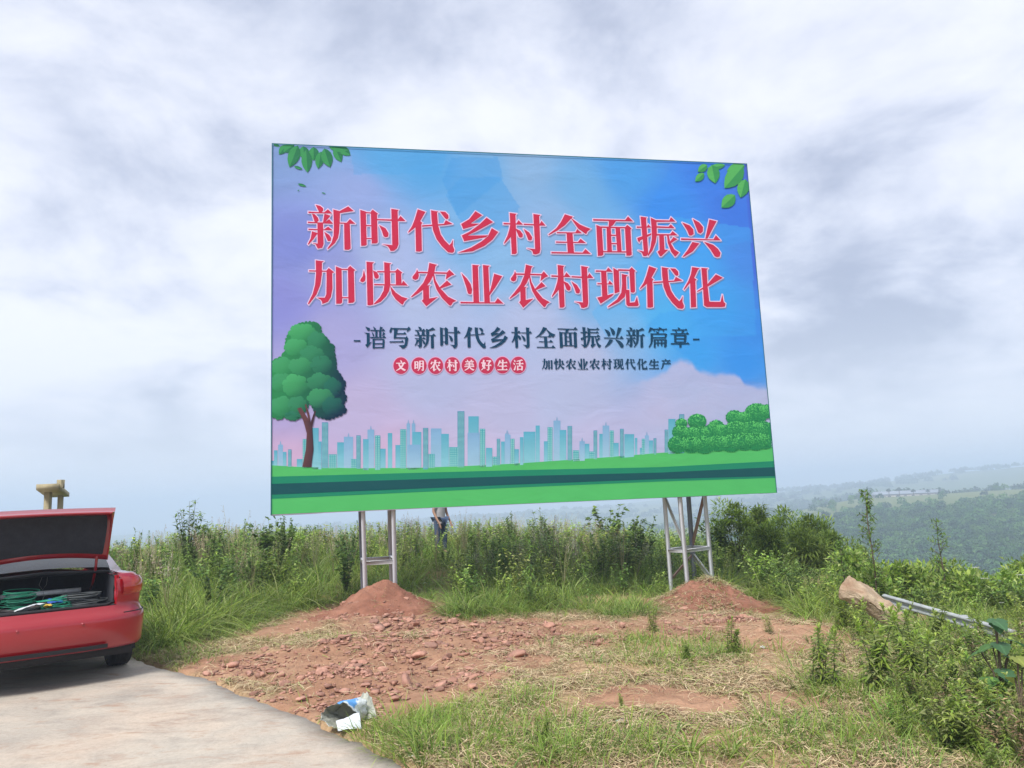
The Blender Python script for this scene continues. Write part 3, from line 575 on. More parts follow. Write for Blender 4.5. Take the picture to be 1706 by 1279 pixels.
# printed tree
pt_ = MB()
def c3(x, y): return b2(440 + x / 3.762, 520 + y / 3.762)
def c4(x, y): return b2(840 + x / 3.63, 520 + y / 3.63)
def scallop(P, r, seed):
    """outline with rounded leaf bumps"""
    rr = random.Random(seed); out_ = []; n = len(P)
    for i in range(n):
        (x0, y0), (x1, y1) = P[i], P[(i + 1) % n]; L_ = math.hypot(x1 - x0, y1 - y0); k = max(1, int(L_ / (r * 1.6)))
        for j in range(k):
            ax, ay = x0 + (x1 - x0) * j / k, y0 + (y1 - y0) * j / k; bx_, by_ = x0 + (x1 - x0) * (j + 1) / k, y0 + (y1 - y0) * (j + 1) / k
            nx_, ny_ = (y1 - y0) / L_, -(x1 - x0) / L_; h = r * rr.uniform(.35, .8)
            for t, q in ((0, 0), (.2, .7), (.5, 1), (.8, .7)): out_.append((ax + (bx_ - ax) * t + nx_ * h * q, ay + (by_ - ay) * t + ny_ * h * q))
    return out_
def blob(mb, P, off, cfun, conv=c3):
    T = tri(P); V = np.array([conv(max(x, 46) if conv is c3 else min(x, 1706), y) for x, y in P]); V[:, 0] = np.clip(V[:, 0], .003, BW - .003)
    cs = np.array([cfun(x, y) for x, y in P]); mb.add(np.column_stack([V[:, 0], np.full(len(V), -off), V[:, 1] + BZ]), None, T, cs)
trunk = "240,970 295,970 310,860 302,720 325,620 317,616 292,690 284,640 264,575 256,580 276,668 232,596 208,604 246,680 268,760 262,860"
blob(pt_, pp(trunk), .0145, lambda x, y: K_(105, 65, 70) if x < 285 else K_(75, 50, 62))
crown = pp("46,370 60,300 110,280 125,250 160,240 132,200 150,140 190,100 230,68 320,62 352,85 355,130 400,168 410,195 440,208 438,250 452,310 452,360 485,400 510,450 498,490 515,540 498,580 516,620 470,648 400,672 330,650 290,560 240,650 180,678 125,655 95,672 46,650")
def tg(x, y):
    t = max(0, min(1, (x - 120) / 360. * .75 + (y - 80) / 600. * .4)); a_ = np.array(s2l((52, 146, 86))); b__ = np.array(s2l((18, 46, 74))); return (a_ * (1 - t) + b__ * t) * PRINT_K
blob(pt_, scallop(crown, 13, 1), .0125, tg)
lobes = [(240, 130, 90, 60, 1.0), (200, 220, 80, 55, .9), (330, 180, 60, 60, .45), (300, 270, 80, 60, .5), (120, 340, 75, 60, .8), (230, 340, 80, 55, .75), (360, 330, 70, 60, .35), (110, 440, 75, 60, .7), (195, 460, 85, 75, .95), (350, 440, 85, 60, .5), (430, 480, 60, 70, .15), (110, 590, 75, 65, .75), (210, 580, 60, 55, .5), (355, 540, 90, 65, .7), (430, 590, 70, 60, .1), (180, 650, 50, 28, .25)]
for k, (x, y, a_, b__, br) in enumerate(lobes):
    P = [(x + a_ * math.cos(-t * 2 * math.pi / 18) * (.9 + .12 * math.sin(t * 3 + k)), y + b__ * math.sin(-t * 2 * math.pi / 18) * (.9 + .12 * math.cos(t * 2 + k))) for t in range(18)][::-1]
    def f(px_, py_, x=x, y=y, a_=a_, b__=b__, br=br):
        t = max(0, min(1, .5 - ((px_ - x) / a_ * .35 - (-(py_ - y)) / b__ * -.35) * .8)) ; t = max(0, min(1, .5 - (px_ - x) / a_ * .3 - (py_ - y) / b__ * .45))
        hi = np.array(s2l((78, 172, 112))) * br + np.array(s2l((32, 98, 94))) * (1 - br); lo = tg(px_, py_) / PRINT_K * 1.0
        return (hi * t + lo * (1 - t)) * PRINT_K
    Ps = scallop(P, 11, k); Vc = [(x, y)] + Ps
    V = np.array([c3(max(p[0], 46), p[1]) for p in Vc]); V[:, 0] = np.maximum(V[:, 0], .003); n = len(Ps)
    cs = np.array([f(x, y - b__ * .3)] + [f(*p) for p in Ps]); T = [[0, i + 1, (i + 1) % n + 1] for i in range(n)]
    pt_.add(np.column_stack([V[:, 0], np.full(len(V), -.0128 - .0001 * k), V[:, 1] + BZ]), None, T, cs)
pt_.build('printed_tree', m_print, bb)
# printed bushes
pb = MB(); rr = random.Random(4)
for k, (x, y, r) in enumerate([(1050, 800, 62), (1130, 800, 60), (1210, 800, 66), (1290, 790, 60), (1370, 790, 66), (1450, 780, 66), (1520, 780, 66), (1580, 780, 55), (1065, 725, 50), (1130, 735, 50), (1185, 735, 52), (1260, 720, 56), (1320, 720, 50), (1400, 715, 70), (1490, 710, 66), (1565, 715, 66), (1070, 672, 34), (1165, 660, 55), (1280, 690, 45), (1390, 635, 50), (1450, 640, 45), (1525, 610, 72), (1585, 600, 50)]):
    P = [(x + r * math.cos(t * 2 * math.pi / 14), y + r * .8 * math.sin(t * 2 * math.pi / 14)) for t in range(14)]
    P = [(min(p[0], 1612), p[1]) for p in P]
    blob(pb, scallop(P, 8, k + 50), .0125 + .00015 * k, lambda a_, b__: K_(40, 140, 88), c4)
    for q in range(int(r * 2.6)):
        a_ = rr.uniform(0, 6.28); d = r * math.sqrt(rr.random()); lx, ly = x + d * math.cos(a_), y - 3 + d * .75 * math.sin(a_)
        if lx > 1600: continue
        s_ = rr.uniform(3.5, 7); an = rr.uniform(0, 6.28); tp = max(0, min(1, .55 - (ly - y) / r * .6 + rr.uniform(-.25, .25)))
        c_ = K_(*[int(u_ * (1 - tp) + v_ * tp) for u_, v_ in zip((22, 112, 74), (112, 224, 122))])
        Pq = [(lx + s_ * math.cos(an), ly + s_ * math.sin(an)), (lx + s_ * .45 * math.cos(an + 1.57), ly + s_ * .45 * math.sin(an + 1.57)), (lx - s_ * math.cos(an), ly - s_ * math.sin(an)), (lx - s_ * .45 * math.cos(an + 1.57), ly - s_ * .45 * math.sin(an + 1.57))]
        V = np.array([c4(*p) for p in Pq]); V[:, 0] = np.clip(V[:, 0], 0, BW - .003)
        pb.add(np.column_stack([V[:, 0], np.full(4, -.0165 - .00002 * q), V[:, 1] + BZ]), [[0, 1, 2, 3]], None, c_)
pb.build('printed_bushes', m_print, bb)
# printed leaf sprays
lf = MB(); kq = 0
def pleaf(conv, bx_, by_, tx, ty, wd, c1_, c2_):
    global kq
    kq += 1; L_ = math.hypot(tx - bx_, ty - by_); ux, uy = (tx - bx_) / L_, (ty - by_) / L_; vx, vy = -uy, ux
    for sg, c_ in ((1, c1_), (-1, c2_)):
        P = [(bx_, by_)] + [(bx_ + ux * L_ * t + sg * vx * wd / 2 * h, by_ + uy * L_ * t + sg * vy * wd / 2 * h) for t, h in ((.12, .55), (.3, .92), (.5, 1), (.7, .82), (.88, .4))] + [(tx, ty)]
        if sg < 0: P = P[::-1]
        V = np.array([conv(*p) for p in P]); V[:, 0] = np.clip(V[:, 0], .003, BW - .003); V[:, 1] = np.minimum(V[:, 1], BH - .003)
        lf.add(np.column_stack([V[:, 0], np.full(len(V), -.005 - .0004 * kq), V[:, 1] + BZ]), None, tri([tuple(v_) for v_ in V]), K_(*c_))
f1 = lambda x, y: b2(440 + x / 3.998, 220 + y / 3.998); f2 = lambda x, y: b2(840 + x / 3.998, 240 + y / 3.998)
for t in [(60, 78, 105, 95, 20), (150, 85, 100, 150, 50), (200, 80, 130, 135, 60), (330, 100, 330, 190, 70), (260, 95, 270, 180, 70), (470, 100, 515, 200, 60), (500, 100, 575, 155, 55), (430, 95, 560, 120, 50), (225, 90, 170, 235, 80), (280, 120, 290, 270, 72), (380, 130, 360, 245, 60), (400, 110, 440, 235, 75), (225, 345, 282, 362, 16), (383, 404, 410, 410, 7), (200, 228, 257, 248, 18), (223, 393, 236, 385, 6)]:
    pleaf(f1, *t, (62, 150, 92), (44, 122, 84))
for t in [(1470, 140, 1350, 165, 40), (1600, 145, 1480, 180, 70), (1350, 140, 1288, 185, 50), (1330, 195, 1270, 250, 48), (1380, 140, 1405, 262, 85), (1605, 235, 1572, 358, 80), (1588, 150, 1465, 295, 110), (1535, 340, 1445, 424, 82)]:
    pleaf(f2, *t, (88, 178, 96), (60, 150, 88))
lf.build('printed_leaf_sprays', m_print, bb)
# lettering
RED, PINK, TEAL = K_(206, 38, 78), K_(236, 200, 240), K_(20, 66, 100)
row1 = [(c, None) for c in '新时代乡村全面振兴']
row2 = [('加', None), ('快', None), ('农', None), ('业', None), ('农', (849, 441, 915.5, 512.5)), ('村', (918.5, 441.5, 988, 513)), ('现', None), ('代', (1066, 443.5, 1139, 514.5)), ('化', None)]
hl = MB()
for ch, bx4 in row1 + row2:
    P = gpolys(ch) if bx4 is None else gfit(ch, *bx4)
    flat(hl, [bpoly([(x + 1.6, y + 1.9) for x, y in offset(p, 1.3)]) for p in P], .0045, K_(128, 150, 205))
    flat(hl, [bpoly(offset(p, 1.75)) for p in P], .0075, PINK)
    flat(hl, [bpoly(offset(p, .15)) for p in P], .0105, RED)
hl.build('headline_lettering', m_print, bb)
sl = MB(); xs = [(607, 643), (649, 684), (691, 726), (733, 767), (773, 809), (815.5, 845.5), (852, 886), (892, 925), (929, 962), (967, 1001), (1006, 1038.5), (1043, 1074), (1080, 1111), (1117, 1148.5)]
for ch, (a_, b__) in zip('谱写新时代乡村全面振兴新篇章', xs):
    t = (a_ - 607) / 541.; y0_, y1_ = 544.2 + 1.2 * t, 580.2 - 1.8 * t
    flat(sl, [bpoly(p) for p in gfit(ch, a_, y0_, b__, y1_, .28)], .0105, TEAL)
for x0, y0_ in ((589.5, 566.5), (1154, 564)):
    flat(sl, [bpoly([(x0, y0_), (x0 + 11, y0_), (x0 + 11, y0_ + 2.4), (x0, y0_ + 2.4)])], .0105, TEAL)
sl.build('subtitle_lettering', m_print, bb)
sm = MB()
for k, ch in enumerate('加快农业农村现代化生产'):
    a_ = 902.8 + k * 19.75; flat(sm, [bpoly(p) for p in gfit(ch, a_, 597.5, a_ + 17.6, 615.2, .22)], .0105, TEAL)
sm.build('small_slogan_lettering', m_print, bb)
bd = MB()
for ch, cx_, cy_ in zip('文明农村美好生活', (668, 698, 725.6, 753.6, 781.6, 810, 837, 863.4), (609, 609, 609, 608.8, 608.6, 608.5, 608.2, 608)):
    for r_, o_, c_ in ((1.12, .0055, K_(228, 170, 215)), (1.0, .0085, K_(200, 46, 88))):
        flat(bd, [bpoly([(cx_ + 12.6 * r_ * math.cos(t / 28 * 6.283), cy_ + 13.8 * r_ * math.sin(t / 28 * 6.283)) for t in range(28)])], o_, c_)
    flat(bd, [bpoly(p) for p in gfit(ch, cx_ - 8.8, cy_ - 9.6, cx_ + 9.0, cy_ + 9.4, .25)], .0115, K_(246, 205, 225))
bd.build('slogan_badges', m_print, bb)

# steel frame behind the cloth and the two towers
m_steel = pmat('painted_steel', attr=True, rough=.5, metal=.0, var=.06, nscale=30)
_b = m_steel.node_tree.nodes['Principled BSDF']; _t = m_steel.node_tree; _s = _b.inputs['Base Color'].links[0].from_socket
_c = _t.nodes.new('ShaderNodeTexCoord'); _n = _t.nodes.new('ShaderNodeTexNoise'); _n.inputs['Scale'].default_value = 5; _n.inputs['Detail'].default_value = 8; _n.inputs['Roughness'].default_value = .75; _t.links.new(_c.outputs['Object'], _n.inputs['Vector'])
_m = _t.nodes.new('ShaderNodeMapRange'); _m.inputs[1].default_value = .62; _m.inputs[2].default_value = .70; _t.links.new(_n.outputs['Fac'], _m.inputs[0])
_x = _t.nodes.new('ShaderNodeMixRGB'); _t.links.new(_m.outputs[0], _x.inputs[0]); _t.links.new(_s, _x.inputs[1]); _x.inputs[2].default_value = (.22, .15, .11, 1); _t.links.new(_x.outputs[0], _b.inputs['Base Color'])
GREY = (.66, .68, .72); DK = (.20, .22, .26); RUST = (.33, .20, .15)
fr = MB()
for x in np.linspace(.12, BW - .12, 8): beam(fr, (x, D_ * .5, BZ + .05), (x, D_ * .5, TZ - .05), .05, .05, GREY, (0, 1, 0))
for z in np.linspace(BZ + .06, TZ - .06, 6): beam(fr, (.1, D_ * .5 + .06, z), (BW - .1, D_ * .5 + .06, z), .05, .05, GREY, (0, 1, 0))
fr.build('back_frame', m_steel, bb)
iu = np.array([[U2[0], U2[1]], [-N2[0], -N2[1]]])
def loc2(p): return iu @ (np.array(p[:2]) - O2)
def px_leg(name, pt, pb, yl, wd, col, parent=bb, top=None):
    """leg placed in the board's frame: pixel of its head and foot with depth yl behind the face"""
    def at(p):
        d = ray(*p); Oy = O2 - N2 * yl; t = Oy.dot(N2) / (d[:2].dot(N2)); q = EYE + d * t; l = loc2(q); return np.array([l[0], l[1], q[2]])
    A, B = at(pt), at(pb); d = A - B
    if top: A = B + d * ((top - B[2]) / d[2])
    mb = MB(); beam(mb, A, B - d / np.linalg.norm(d) * (.35 if top else 0), wd, wd, col, (0, 1, 0)); return mb.build(name, m_steel, parent), A, B
T1 = []
for pt, pb_, yl, wd, c_, tp in (((605, 855), (609, 995), .12, .068, GREY, TZ - .3), ((655.5, 853), (658.5, 990), .12, .068, GREY, TZ - .3), ((649, 852), (652.5, 975), .75, .07, (.40, .38, .39), TZ - .3), ((600.5, 853), (604.5, 978), .75, .07, DK, TZ - .3)):
    T1.append(px_leg('tower_leg', pt, pb_, yl, wd, c_, top=tp))
T2 = []
for pt, pb_, yl, wd, c_, tp in (((1107, 830), (1118, 980), .42, .06, GREY, TZ - .3), ((1132.5, 829), (1145.5, 977), .10, .066, GREY, TZ - .3), ((1147, 828), (1157.5, 970), .80, .07, DK, TZ - .3), ((1174, 827), (1187.5, 977), .42, .06, GREY, TZ - .3)):
    T2.append(px_leg('tower_leg', pt, pb_, yl, wd, c_, top=tp))
def rail(name, i, j, T, z, wd, c_):
    def onleg(k): A, B = T[k][1], T[k][2]; return B + (A - B) * ((z - B[2]) / (A[2] - B[2]))
    mb = MB(); beam(mb, onleg(i), onleg(j), wd, wd, c_); mb.build(name, m_steel, bb)
def brace(i, zi, j, zj, T, wd, c_):
    def onleg(k, z): A, B = T[k][1], T[k][2]; return B + (A - B) * ((z - B[2]) / (A[2] - B[2]))
    mb = MB(); beam(mb, onleg(i, zi), onleg(j, zj), wd * .6, wd, c_); mb.build('brace', m_steel, bb)
zc = lambda py, px, Y: EYE[2] + (ray(px, py)[2] / ray(px, py)[1]) * Y
zL = zc(936, 630, T1[0][2][1] * 0 + 12.5); zR = zc(916, 1150, 13.6)
for k, (i, j) in enumerate(((0, 1), (2, 3), (0, 3), (1, 2))):
    rail('tower_crossbar', i, j, T1, zL + (.0 if k == 0 else .01 * k), .065, (.58, .58, .58))
for z in (zL + 2.2, zL + 4.0):
    for i, j in ((0, 1), (2, 3), (0, 3), (1, 2)): rail('tower_crossbar', i, j, T1, z, .05, GREY)
for k, (i, j) in enumerate(((0, 1), (1, 3), (3, 2), (0, 2))): rail('tower_crossbar', i, j, T2, zR + .004 * k, .055, (.56, .57, .58))
for z in (zR + 1.6, zR + 3.4):
    for i, j in ((0, 1), (1, 3), (3, 2), (0, 2)): rail('tower_crossbar', i, j, T2, z, .05, GREY)
brace(0, zR + .95, 1, zR + .12, T2, .05, (.62, .63, .65)); brace(3, zR + .95, 2, zR + .02, T2, .055, RUST)
brace(2, zR - .12, 3, zR - .55, T2, .07, (.66, .66, .66)); brace(0, zR - .5, 2, zR - .12, T2, .04, RUST)
brace(2, zR + .95, 3, zR + 1.9, T2, .05, GREY); brace(0, zL + 1.0, 1, zL + 2.1, T1, .05, GREY)
# ------------------------------------------------------------------ red car with its boot open
CAR = np.array([-4.50, 7.58]); PHI = math.radians(37)
def CW(x, y, z): return (CAR[0] + x * math.cos(PHI) - y * math.sin(PHI), CAR[1] + x * math.sin(PHI) + y * math.cos(PHI), z)
m_paint = pmat('red_car_paint', (.29, .004, .010), .28, var=.03, nscale=2, spec=.5, coat=.8)
m_black = pmat('black_rubber', (.016, .016, .018), .75, var=.2, nscale=30)
m_trim = pmat('dark_boot_lining', (.028, .03, .036), .95, var=.25, nscale=12, bump=.3)
m_glass = pmat('car_glass', (.03, .035, .04), .05, var=0, spec=.8)
m_lamp = pmat('tail_lamp', attr=True, rough=.12, var=.05, coat=.8)
m_alloy = pmat('alloy_rim', (.5, .5, .52), .3, metal=.9)
car = thing('parked_car', 'red saloon car parked on the concrete with its boot open', 'car', (CAR[0], CAR[1], 0.0), PHI)
hw = .885
def plan(n=3.0):
    P = []
    for th in np.linspace(0, math.pi / 2, 22): P.append((hw * math.sin(th) ** (2 / n), .46 * (1 - math.cos(th) ** (2 / n))))
    # refine the rear centre
    P = [(x, y) for x, y in P]
    xs_ = [0, .1, .2, .3, .4, .5, .56, .60]; q = [(x, .46 * (1 - (1 - (x / hw) ** n) ** (1 / n))) for x in xs_]
    P = q + [p for p in P if p[0] > .63]
    for y in np.arange(.55, 4.3, .08): P.append((hw, y))
    for th in np.linspace(0, math.pi / 2, 14): P.append((hw * math.cos(th) ** (2 / n), 4.25 + .45 * math.sin(th) ** (2 / n)))
    return P
PL = np.array(plan())
LV = [(.31, .10), (.33, .035), (.37, .012), (.50, .0), (.60, -.008), (.655, .0), (.672, .022), (.74, .045), (.80, .038), (.86, .03), (.95, .04), (1.0, .06), (1.04, .11)]
def lev(p, z, i):
    x, y = p; f = 1 - i / hw * (1 if y > .5 else min(1, .55 + y)); yy = y + i * (1.6 if y < .46 else 0) * max(0, 1 - y / .46) - (i * max(0, (y - 4.25) / .45) if y > 4.25 else 0)
    zt = z if z < .6 else .6 + (z - .6) * np.interp(y, [0, .8, 1.6, 3.3, 4.0, 4.7], [1, .98, .84, .80, .60, .25])
    if y > .5: f = f + (.0 if z < .6 else -.01)
    return (x * f, yy, zt)
G = np.array([[lev(p, z, i) for p in PL] for z, i in LV]); nl, npn = G.shape[:2]
body = MB(); AX = (1.02, 3.72); WR = .325
for sgx in (1, -1):
    V = (G * np.array([sgx, 1, 1])).reshape(-1, 3); Q = []
    for a_ in range(nl - 1):
        for b__ in range(npn - 1):
            c = G[a_:a_ + 2, b__:b__ + 2].mean((0, 1))
            if c[2] > .745 and abs(c[0]) < .60 and c[1] < .4: continue
            if PL[b__][1] > .55 and any(math.hypot(c[1] - w_, c[2] - .34) < .37 for w_ in AX): continue
            i = a_ * npn + b__; q = [i, i + 1, i + npn + 1, i + npn]; Q.append(q if sgx > 0 else q[::-1])
    body.add(V, Q)
    # rear wing top beside the boot opening, running into the pillar
    top = [tuple(v_) for v_ in G[-1] if v_[1] < 1.5 and v_[0] > .5]
    inn = [(.605 if t[1] < .62 else .62, t[1], 1.055 if t[1] > .1 else 1.03) for t in top]
    V = np.array(top + inn) * np.array([sgx, 1, 1]); m = len(top)
    body.add(V, [[k, k + 1, m + k + 1, m + k] if sgx < 0 else [k, m + k, m + k + 1, k + 1] for k in range(m - 1)])
    # side of the cabin: pillar, roof rail
    belt = [(.80, .95, .985), (.82, 1.5, .95), (.83, 2.2, .93), (.83, 3.0, .92), (.80, 3.5, .91)]
    rl = [(.60, .66, 1.07), (.56, 1.40, 1.39), (.555, 2.0, 1.43), (.555, 2.6, 1.42), (.60, 3.45, .98)]
    V = np.array(belt + rl) * np.array([sgx, 1, 1]); body.add(V, [[k, k + 1, 5 + k + 1, 5 + k] if sgx > 0 else [k, 5 + k, 5 + k + 1, k + 1] for k in range(4)])
    V = np.array([(.60, .6, 1.055), (.80, .6, 1.03), (.80, .95, .985), (.60, .66, 1.07)]) * np.array([sgx, 1, 1]); body.add(V, [[0, 1, 2, 3] if sgx > 0 else [0, 3, 2, 1]])
xs_ = np.linspace(-1, 1, 13)
def strip(mb, rows, Z=None, col=(.5, .5, .5)):
    V = np.array([[(x * r[0], r[1], r[2] + r[3] * (1 - x * x)) for x in xs_] for r in rows]); n = len(rows); I = np.arange(n * 13).reshape(n, 13)
    mb.add(V.reshape(-1, 3), np.stack([I[:-1, :-1], I[:-1, 1:], I[1:, 1:], I[1:, :-1]], -1).reshape(-1, 4), None, col)
strip(body, [(.55, 1.38, 1.39, .035), (.555, 1.7, 1.42, .035), (.555, 2.2, 1.43, .035), (.555, 2.6, 1.42, .03)])
strip(body, [(.80, 3.45, .90, .07), (.78, 4.0, .83, .07), (.72, 4.4, .76, .05), (.60, 4.66, .66, .02)])
# boot lip below the opening and the frame round it
lip = [(x * .60, .46 * (1 - (1 - abs(x * .60 / hw) ** 3) ** (1 / 3)) + .072, .742) for x in xs_]
V = np.array(lip + [(p[0] * .97, p[1] + .07, .735) for p in lip]); body.add(V, [[k, k + 1, 13 + k + 1, 13 + k] for k in range(12)])
for sgx in (1, -1):
    V = np.array([(.60, .125, .742), (.60, .14, 1.03), (.57, .17, .742), (.57, .19, 1.03), (.57, .62, 1.03), (.605, .62, 1.055)]) * np.array([sgx, 1, 1])
    body.add(V, [[0, 1, 3, 2], [1, 5, 4, 3]])
body.build('body', m_paint, car, True)
for sgx in (1, -1):
    sm_ = MB(); pts = [lev(PL[k], .664, .004) for k in range(npn) if .60 < PL[k][0] and PL[k][1] < .66]; tube(sm_, [(p[0] * sgx, p[1], p[2]) for p in pts], .0045, (.1, .1, .1), 4); sm_.build('bumper_seam', m_black, car)
    sm_ = MB(); pts = [lev((hw, 1.42), z, i) for z, i in LV[4:]]; tube(sm_, [((p[0] + .002) * sgx, p[1], p[2]) for p in pts], .004, (.1, .1, .1), 4); sm_.build('door_seam', m_black, car)
cl_ = MB(); tube(cl_, [(x, .46 * (1 - (1 - abs(x / hw) ** 3) ** (1 / 3)) - .004, .60) for x in np.linspace(-.6, .6, 21)], .004, (.1, .1, .1), 4); cl_.build('bumper_crease', m_paint, car, True)
un = MB(); box(un, (0, 2.3, .30), (1.5, 4.2, .12)); un.build('underbody', m_black, car)
for w_ in AX:
    for sgx in (1, -1):
        ar = MB(); an = np.linspace(-.35, math.pi + .35, 18); V = [];
        for xx in (.60, .872):
            for t in an: V.append((xx * sgx, w_ + .375 * math.cos(t), .34 + .375 * math.sin(t)))
        n = len(an); ar.add(V, [[k, k + 1, n + k + 1, n + k] for k in range(n - 1)])
        V2 = [(.60 * sgx, w_, .34)] + V[:n]; ar.add(V2, None, [[0, k + 1, k + 2] for k in range(n - 1)]); ar.build('wheel_arch_liner', m_black, car)
# boot tub
tb = MB(); x1, ya, yb_, z0, z1 = .585, .15, 1.12, .44, 1.04
V = [(-x1, ya, z0), (x1, ya, z0), (x1, yb_, z0), (-x1, yb_, z0), (-x1, ya, .74), (x1, ya, .74), (x1, yb_, z1), (-x1, yb_, z1), (-x1, ya, z1), (x1, ya, z1), (-x1, .64, z1), (x1, .64, z1)]
tb.add(V, [[0, 1, 2, 3], [0, 4, 5, 1], [2, 6, 7, 3], [1, 9, 6, 2], [0, 3, 7, 8], [10, 11, 6, 7]]); tb.build('boot_lining', m_trim, car)
sl_ = MB(); tube(sl_, [(-.57, .18, .765), (-.575, .19, .9), (-.585, .20, 1.02), (-.585, .6, 1.045), (0, .655, 1.075), (.585, .6, 1.045), (.585, .20, 1.02), (.575, .19, .9), (.57, .18, .765), (.50, .155, .748), (.0, .125, .75), (-.50, .155, .748)], .018, (.02, .02, .02), 6, closed=True)
sl_.build('boot_seal', m_black, car, True)
rw = MB(); strip(rw, [(.60, .67, 1.085, .03), (.58, 1.0, 1.245, .035), (.555, 1.38, 1.385, .035)]); o = rw.build('rear_window', m_glass, car, True)
ws = MB(); strip(ws, [(.555, 2.61, 1.415, .03), (.60, 3.0, 1.22, .04), (.66, 3.46, .965, .05)]); ws.build('windscreen', m_glass, car, True)
for sgx in (1, -1):
    gw = MB(); V = np.array([(.815, 1.15, .985), (.837, 2.15, .955), (.60, 1.50, 1.365), (.585, 2.10, 1.40), (.837, 2.22, .955), (.84, 3.15, .94), (.585, 2.17, 1.40), (.60, 2.62, 1.38)]) * np.array([sgx, 1, 1])
    gw.add(V, [[0, 1, 3, 2], [4, 5, 7, 6]]); gw.build('side_window', m_glass, car)
    # tail lamp wrapping the corner
    tl = MB(); sel = [k for k in range(npn) if PL[k][0] >= .63 and PL[k][1] < .62]; rows = []
    for z, i, in ((.835, .028), (.86, .014), (.905, .012), (.96, .016), (1.01, .05)): rows.append([lev(PL[k], z, i) for k in sel])
    V = np.array(rows) * np.array([sgx, 1, 1]); n = len(sel); I = np.arange(5 * n).reshape(5, n)
    kc = np.tile(np.array([.30, .006, .008]), (5 * n, 1)).reshape(5, n, 3)
    kc[1:4, n // 4: n * 3 // 4] = (.42, .05, .012); kc[2, :n // 3] = (.4, .02, .01)
    q = np.stack([I[:-1, :-1], I[:-1, 1:], I[1:, 1:], I[1:, :-1]], -1).reshape(-1, 4); tl.add(V.reshape(-1, 3), q if sgx > 0 else q[:, ::-1], None, kc.reshape(-1, 3)); tl.build('tail_lamp', m_lamp, car, True)
    # hinge arm
    ha = MB(); tube(ha, [(.455 * sgx, .85, .86), (.455 * sgx, .72, .95), (.455 * sgx, .60, 1.08), (.46 * sgx, .585, 1.20), (.47 * sgx, .60, 1.34)], .014, (1, 1, 1), 8); ha.build('hinge_arm', m_paint, car, True)
    ps = MB(); tube(ps, [(.27 * sgx, -.012, .60), (.27 * sgx, .03, .60)], .014, (1, 1, 1), 12); ps.build('parking_sensor', m_paint, car, True)
    for w_ in AX:
        wl = thing('wheel', None, None, (sgx * .765, w_, .325)); wl.parent = car
        ty = MB(); prof = [(-.10, .205), (-.108, .26), (-.102, .305), (-.085, .322), (-.03, .326), (.03, .326), (.085, .322), (.102, .305), (.108, .26), (.10, .205)]
        n = 40; V = [(x, r * math.cos(t), r * math.sin(t)) for x, r in prof for t in np.arange(n) / n * 2 * math.pi]; I = np.arange(len(V)).reshape(len(prof), n)
        ty.add(V, np.stack([I[:-1], np.roll(I[:-1], -1, 1), np.roll(I[1:], -1, 1), I[1:]], -1).reshape(-1, 4))
        for gx_ in (-.055, -.018, .02, .057):
            tube(ty, [(gx_, .3265 * math.cos(t), .3265 * math.sin(t)) for t in np.arange(n) / n * 2 * math.pi], .0035, (.3, .3, .3), 4, closed=True)
        ty.build('tyre', m_black, wl, True)
        ri = MB(); tube(ri, [(sgx * .06, .2 * math.cos(t), .2 * math.sin(t)) for t in np.arange(n) / n * 2 * math.pi], .018, (1, 1, 1), 6, closed=True)
        for k in range(5):
            t = k * 2 * math.pi / 5; beam(ri, (sgx * .075, 0, 0), (sgx * .065, .195 * math.cos(t), .195 * math.sin(t)), .05, .02, (1, 1, 1))
        tube(ri, [(-.05 * sgx, 0, 0), (.09 * sgx, 0, 0)], .05, (1, 1, 1), 12); ri.build('rim', m_alloy, wl)
for o in bpy.data.objects:
    if o.name.startswith('wheel') and 'category' in o.keys(): del o['category']
df = MB(); V = []
for z, pr in ((.345, .010), (.385, .002)):
    for x in np.linspace(-.5, .5, 15): V.append((x, .46 * (1 - (1 - abs(x / hw) ** 3) ** (1 / 3)) + pr - .012, z))
df.add(V, [[k, k + 1, 15 + k + 1, 15 + k] for k in range(14)]); df.build('lower_grille', m_black, car)
# open boot lid
ALP = math.radians(79); HY, HZ = .60, 1.17
def lidp(x, dy, dz): 
    dy2 = dy + .0; cv = .06 * (1 - (x / .58) ** 2) * (1 + dy / .6) ; dy2 = dy - cv * .9
    sag = .02 * (1 - (x / .6) ** 2)
    dz = dz + sag
    return (x, HY + dy2 * math.cos(ALP) + dz * math.sin(ALP), HZ - dy2 * math.sin(ALP) + dz * math.cos(ALP))
xl = np.linspace(-1, 1, 17)
outer = [(.57, 0, 0), (.585, -.2, .012), (.60, -.42, .014), (.61, -.53, .012), (.61, -.56, -.005), (.60, -.545, -.06), (.58, -.54, -.14), (.54, -.56, -.27)]
inner = [(.535, -.575 + .03, -.268), (.555, -.50, -.12), (.56, -.48, -.045), (.565, -.40, -.030), (.55, -.06, -.030), (.56, -.0, -.02)]
ld = MB(); rows = outer + inner + [outer[0]]; V = np.array([[lidp(x * r[0], r[1], r[2]) for x in xl] for r in rows]); n = len(rows); I = np.arange(n * 17).reshape(n, 17)
ld.add(V.reshape(-1, 3), np.stack([I[:-1, :-1], I[:-1, 1:], I[1:, 1:], I[1:, :-1]], -1).reshape(-1, 4))
for e_ in (0, 16):
    ring = [tuple(V[k, e_]) for k in range(n - 1)]; cen = np.mean(ring, 0); ld.add([tuple(cen)] + ring, None, [[0, k + 1, (k + 1) % (n - 1) + 1] for k in range(n - 1)])
lid = ld.build('boot_lid', m_paint, car, True)
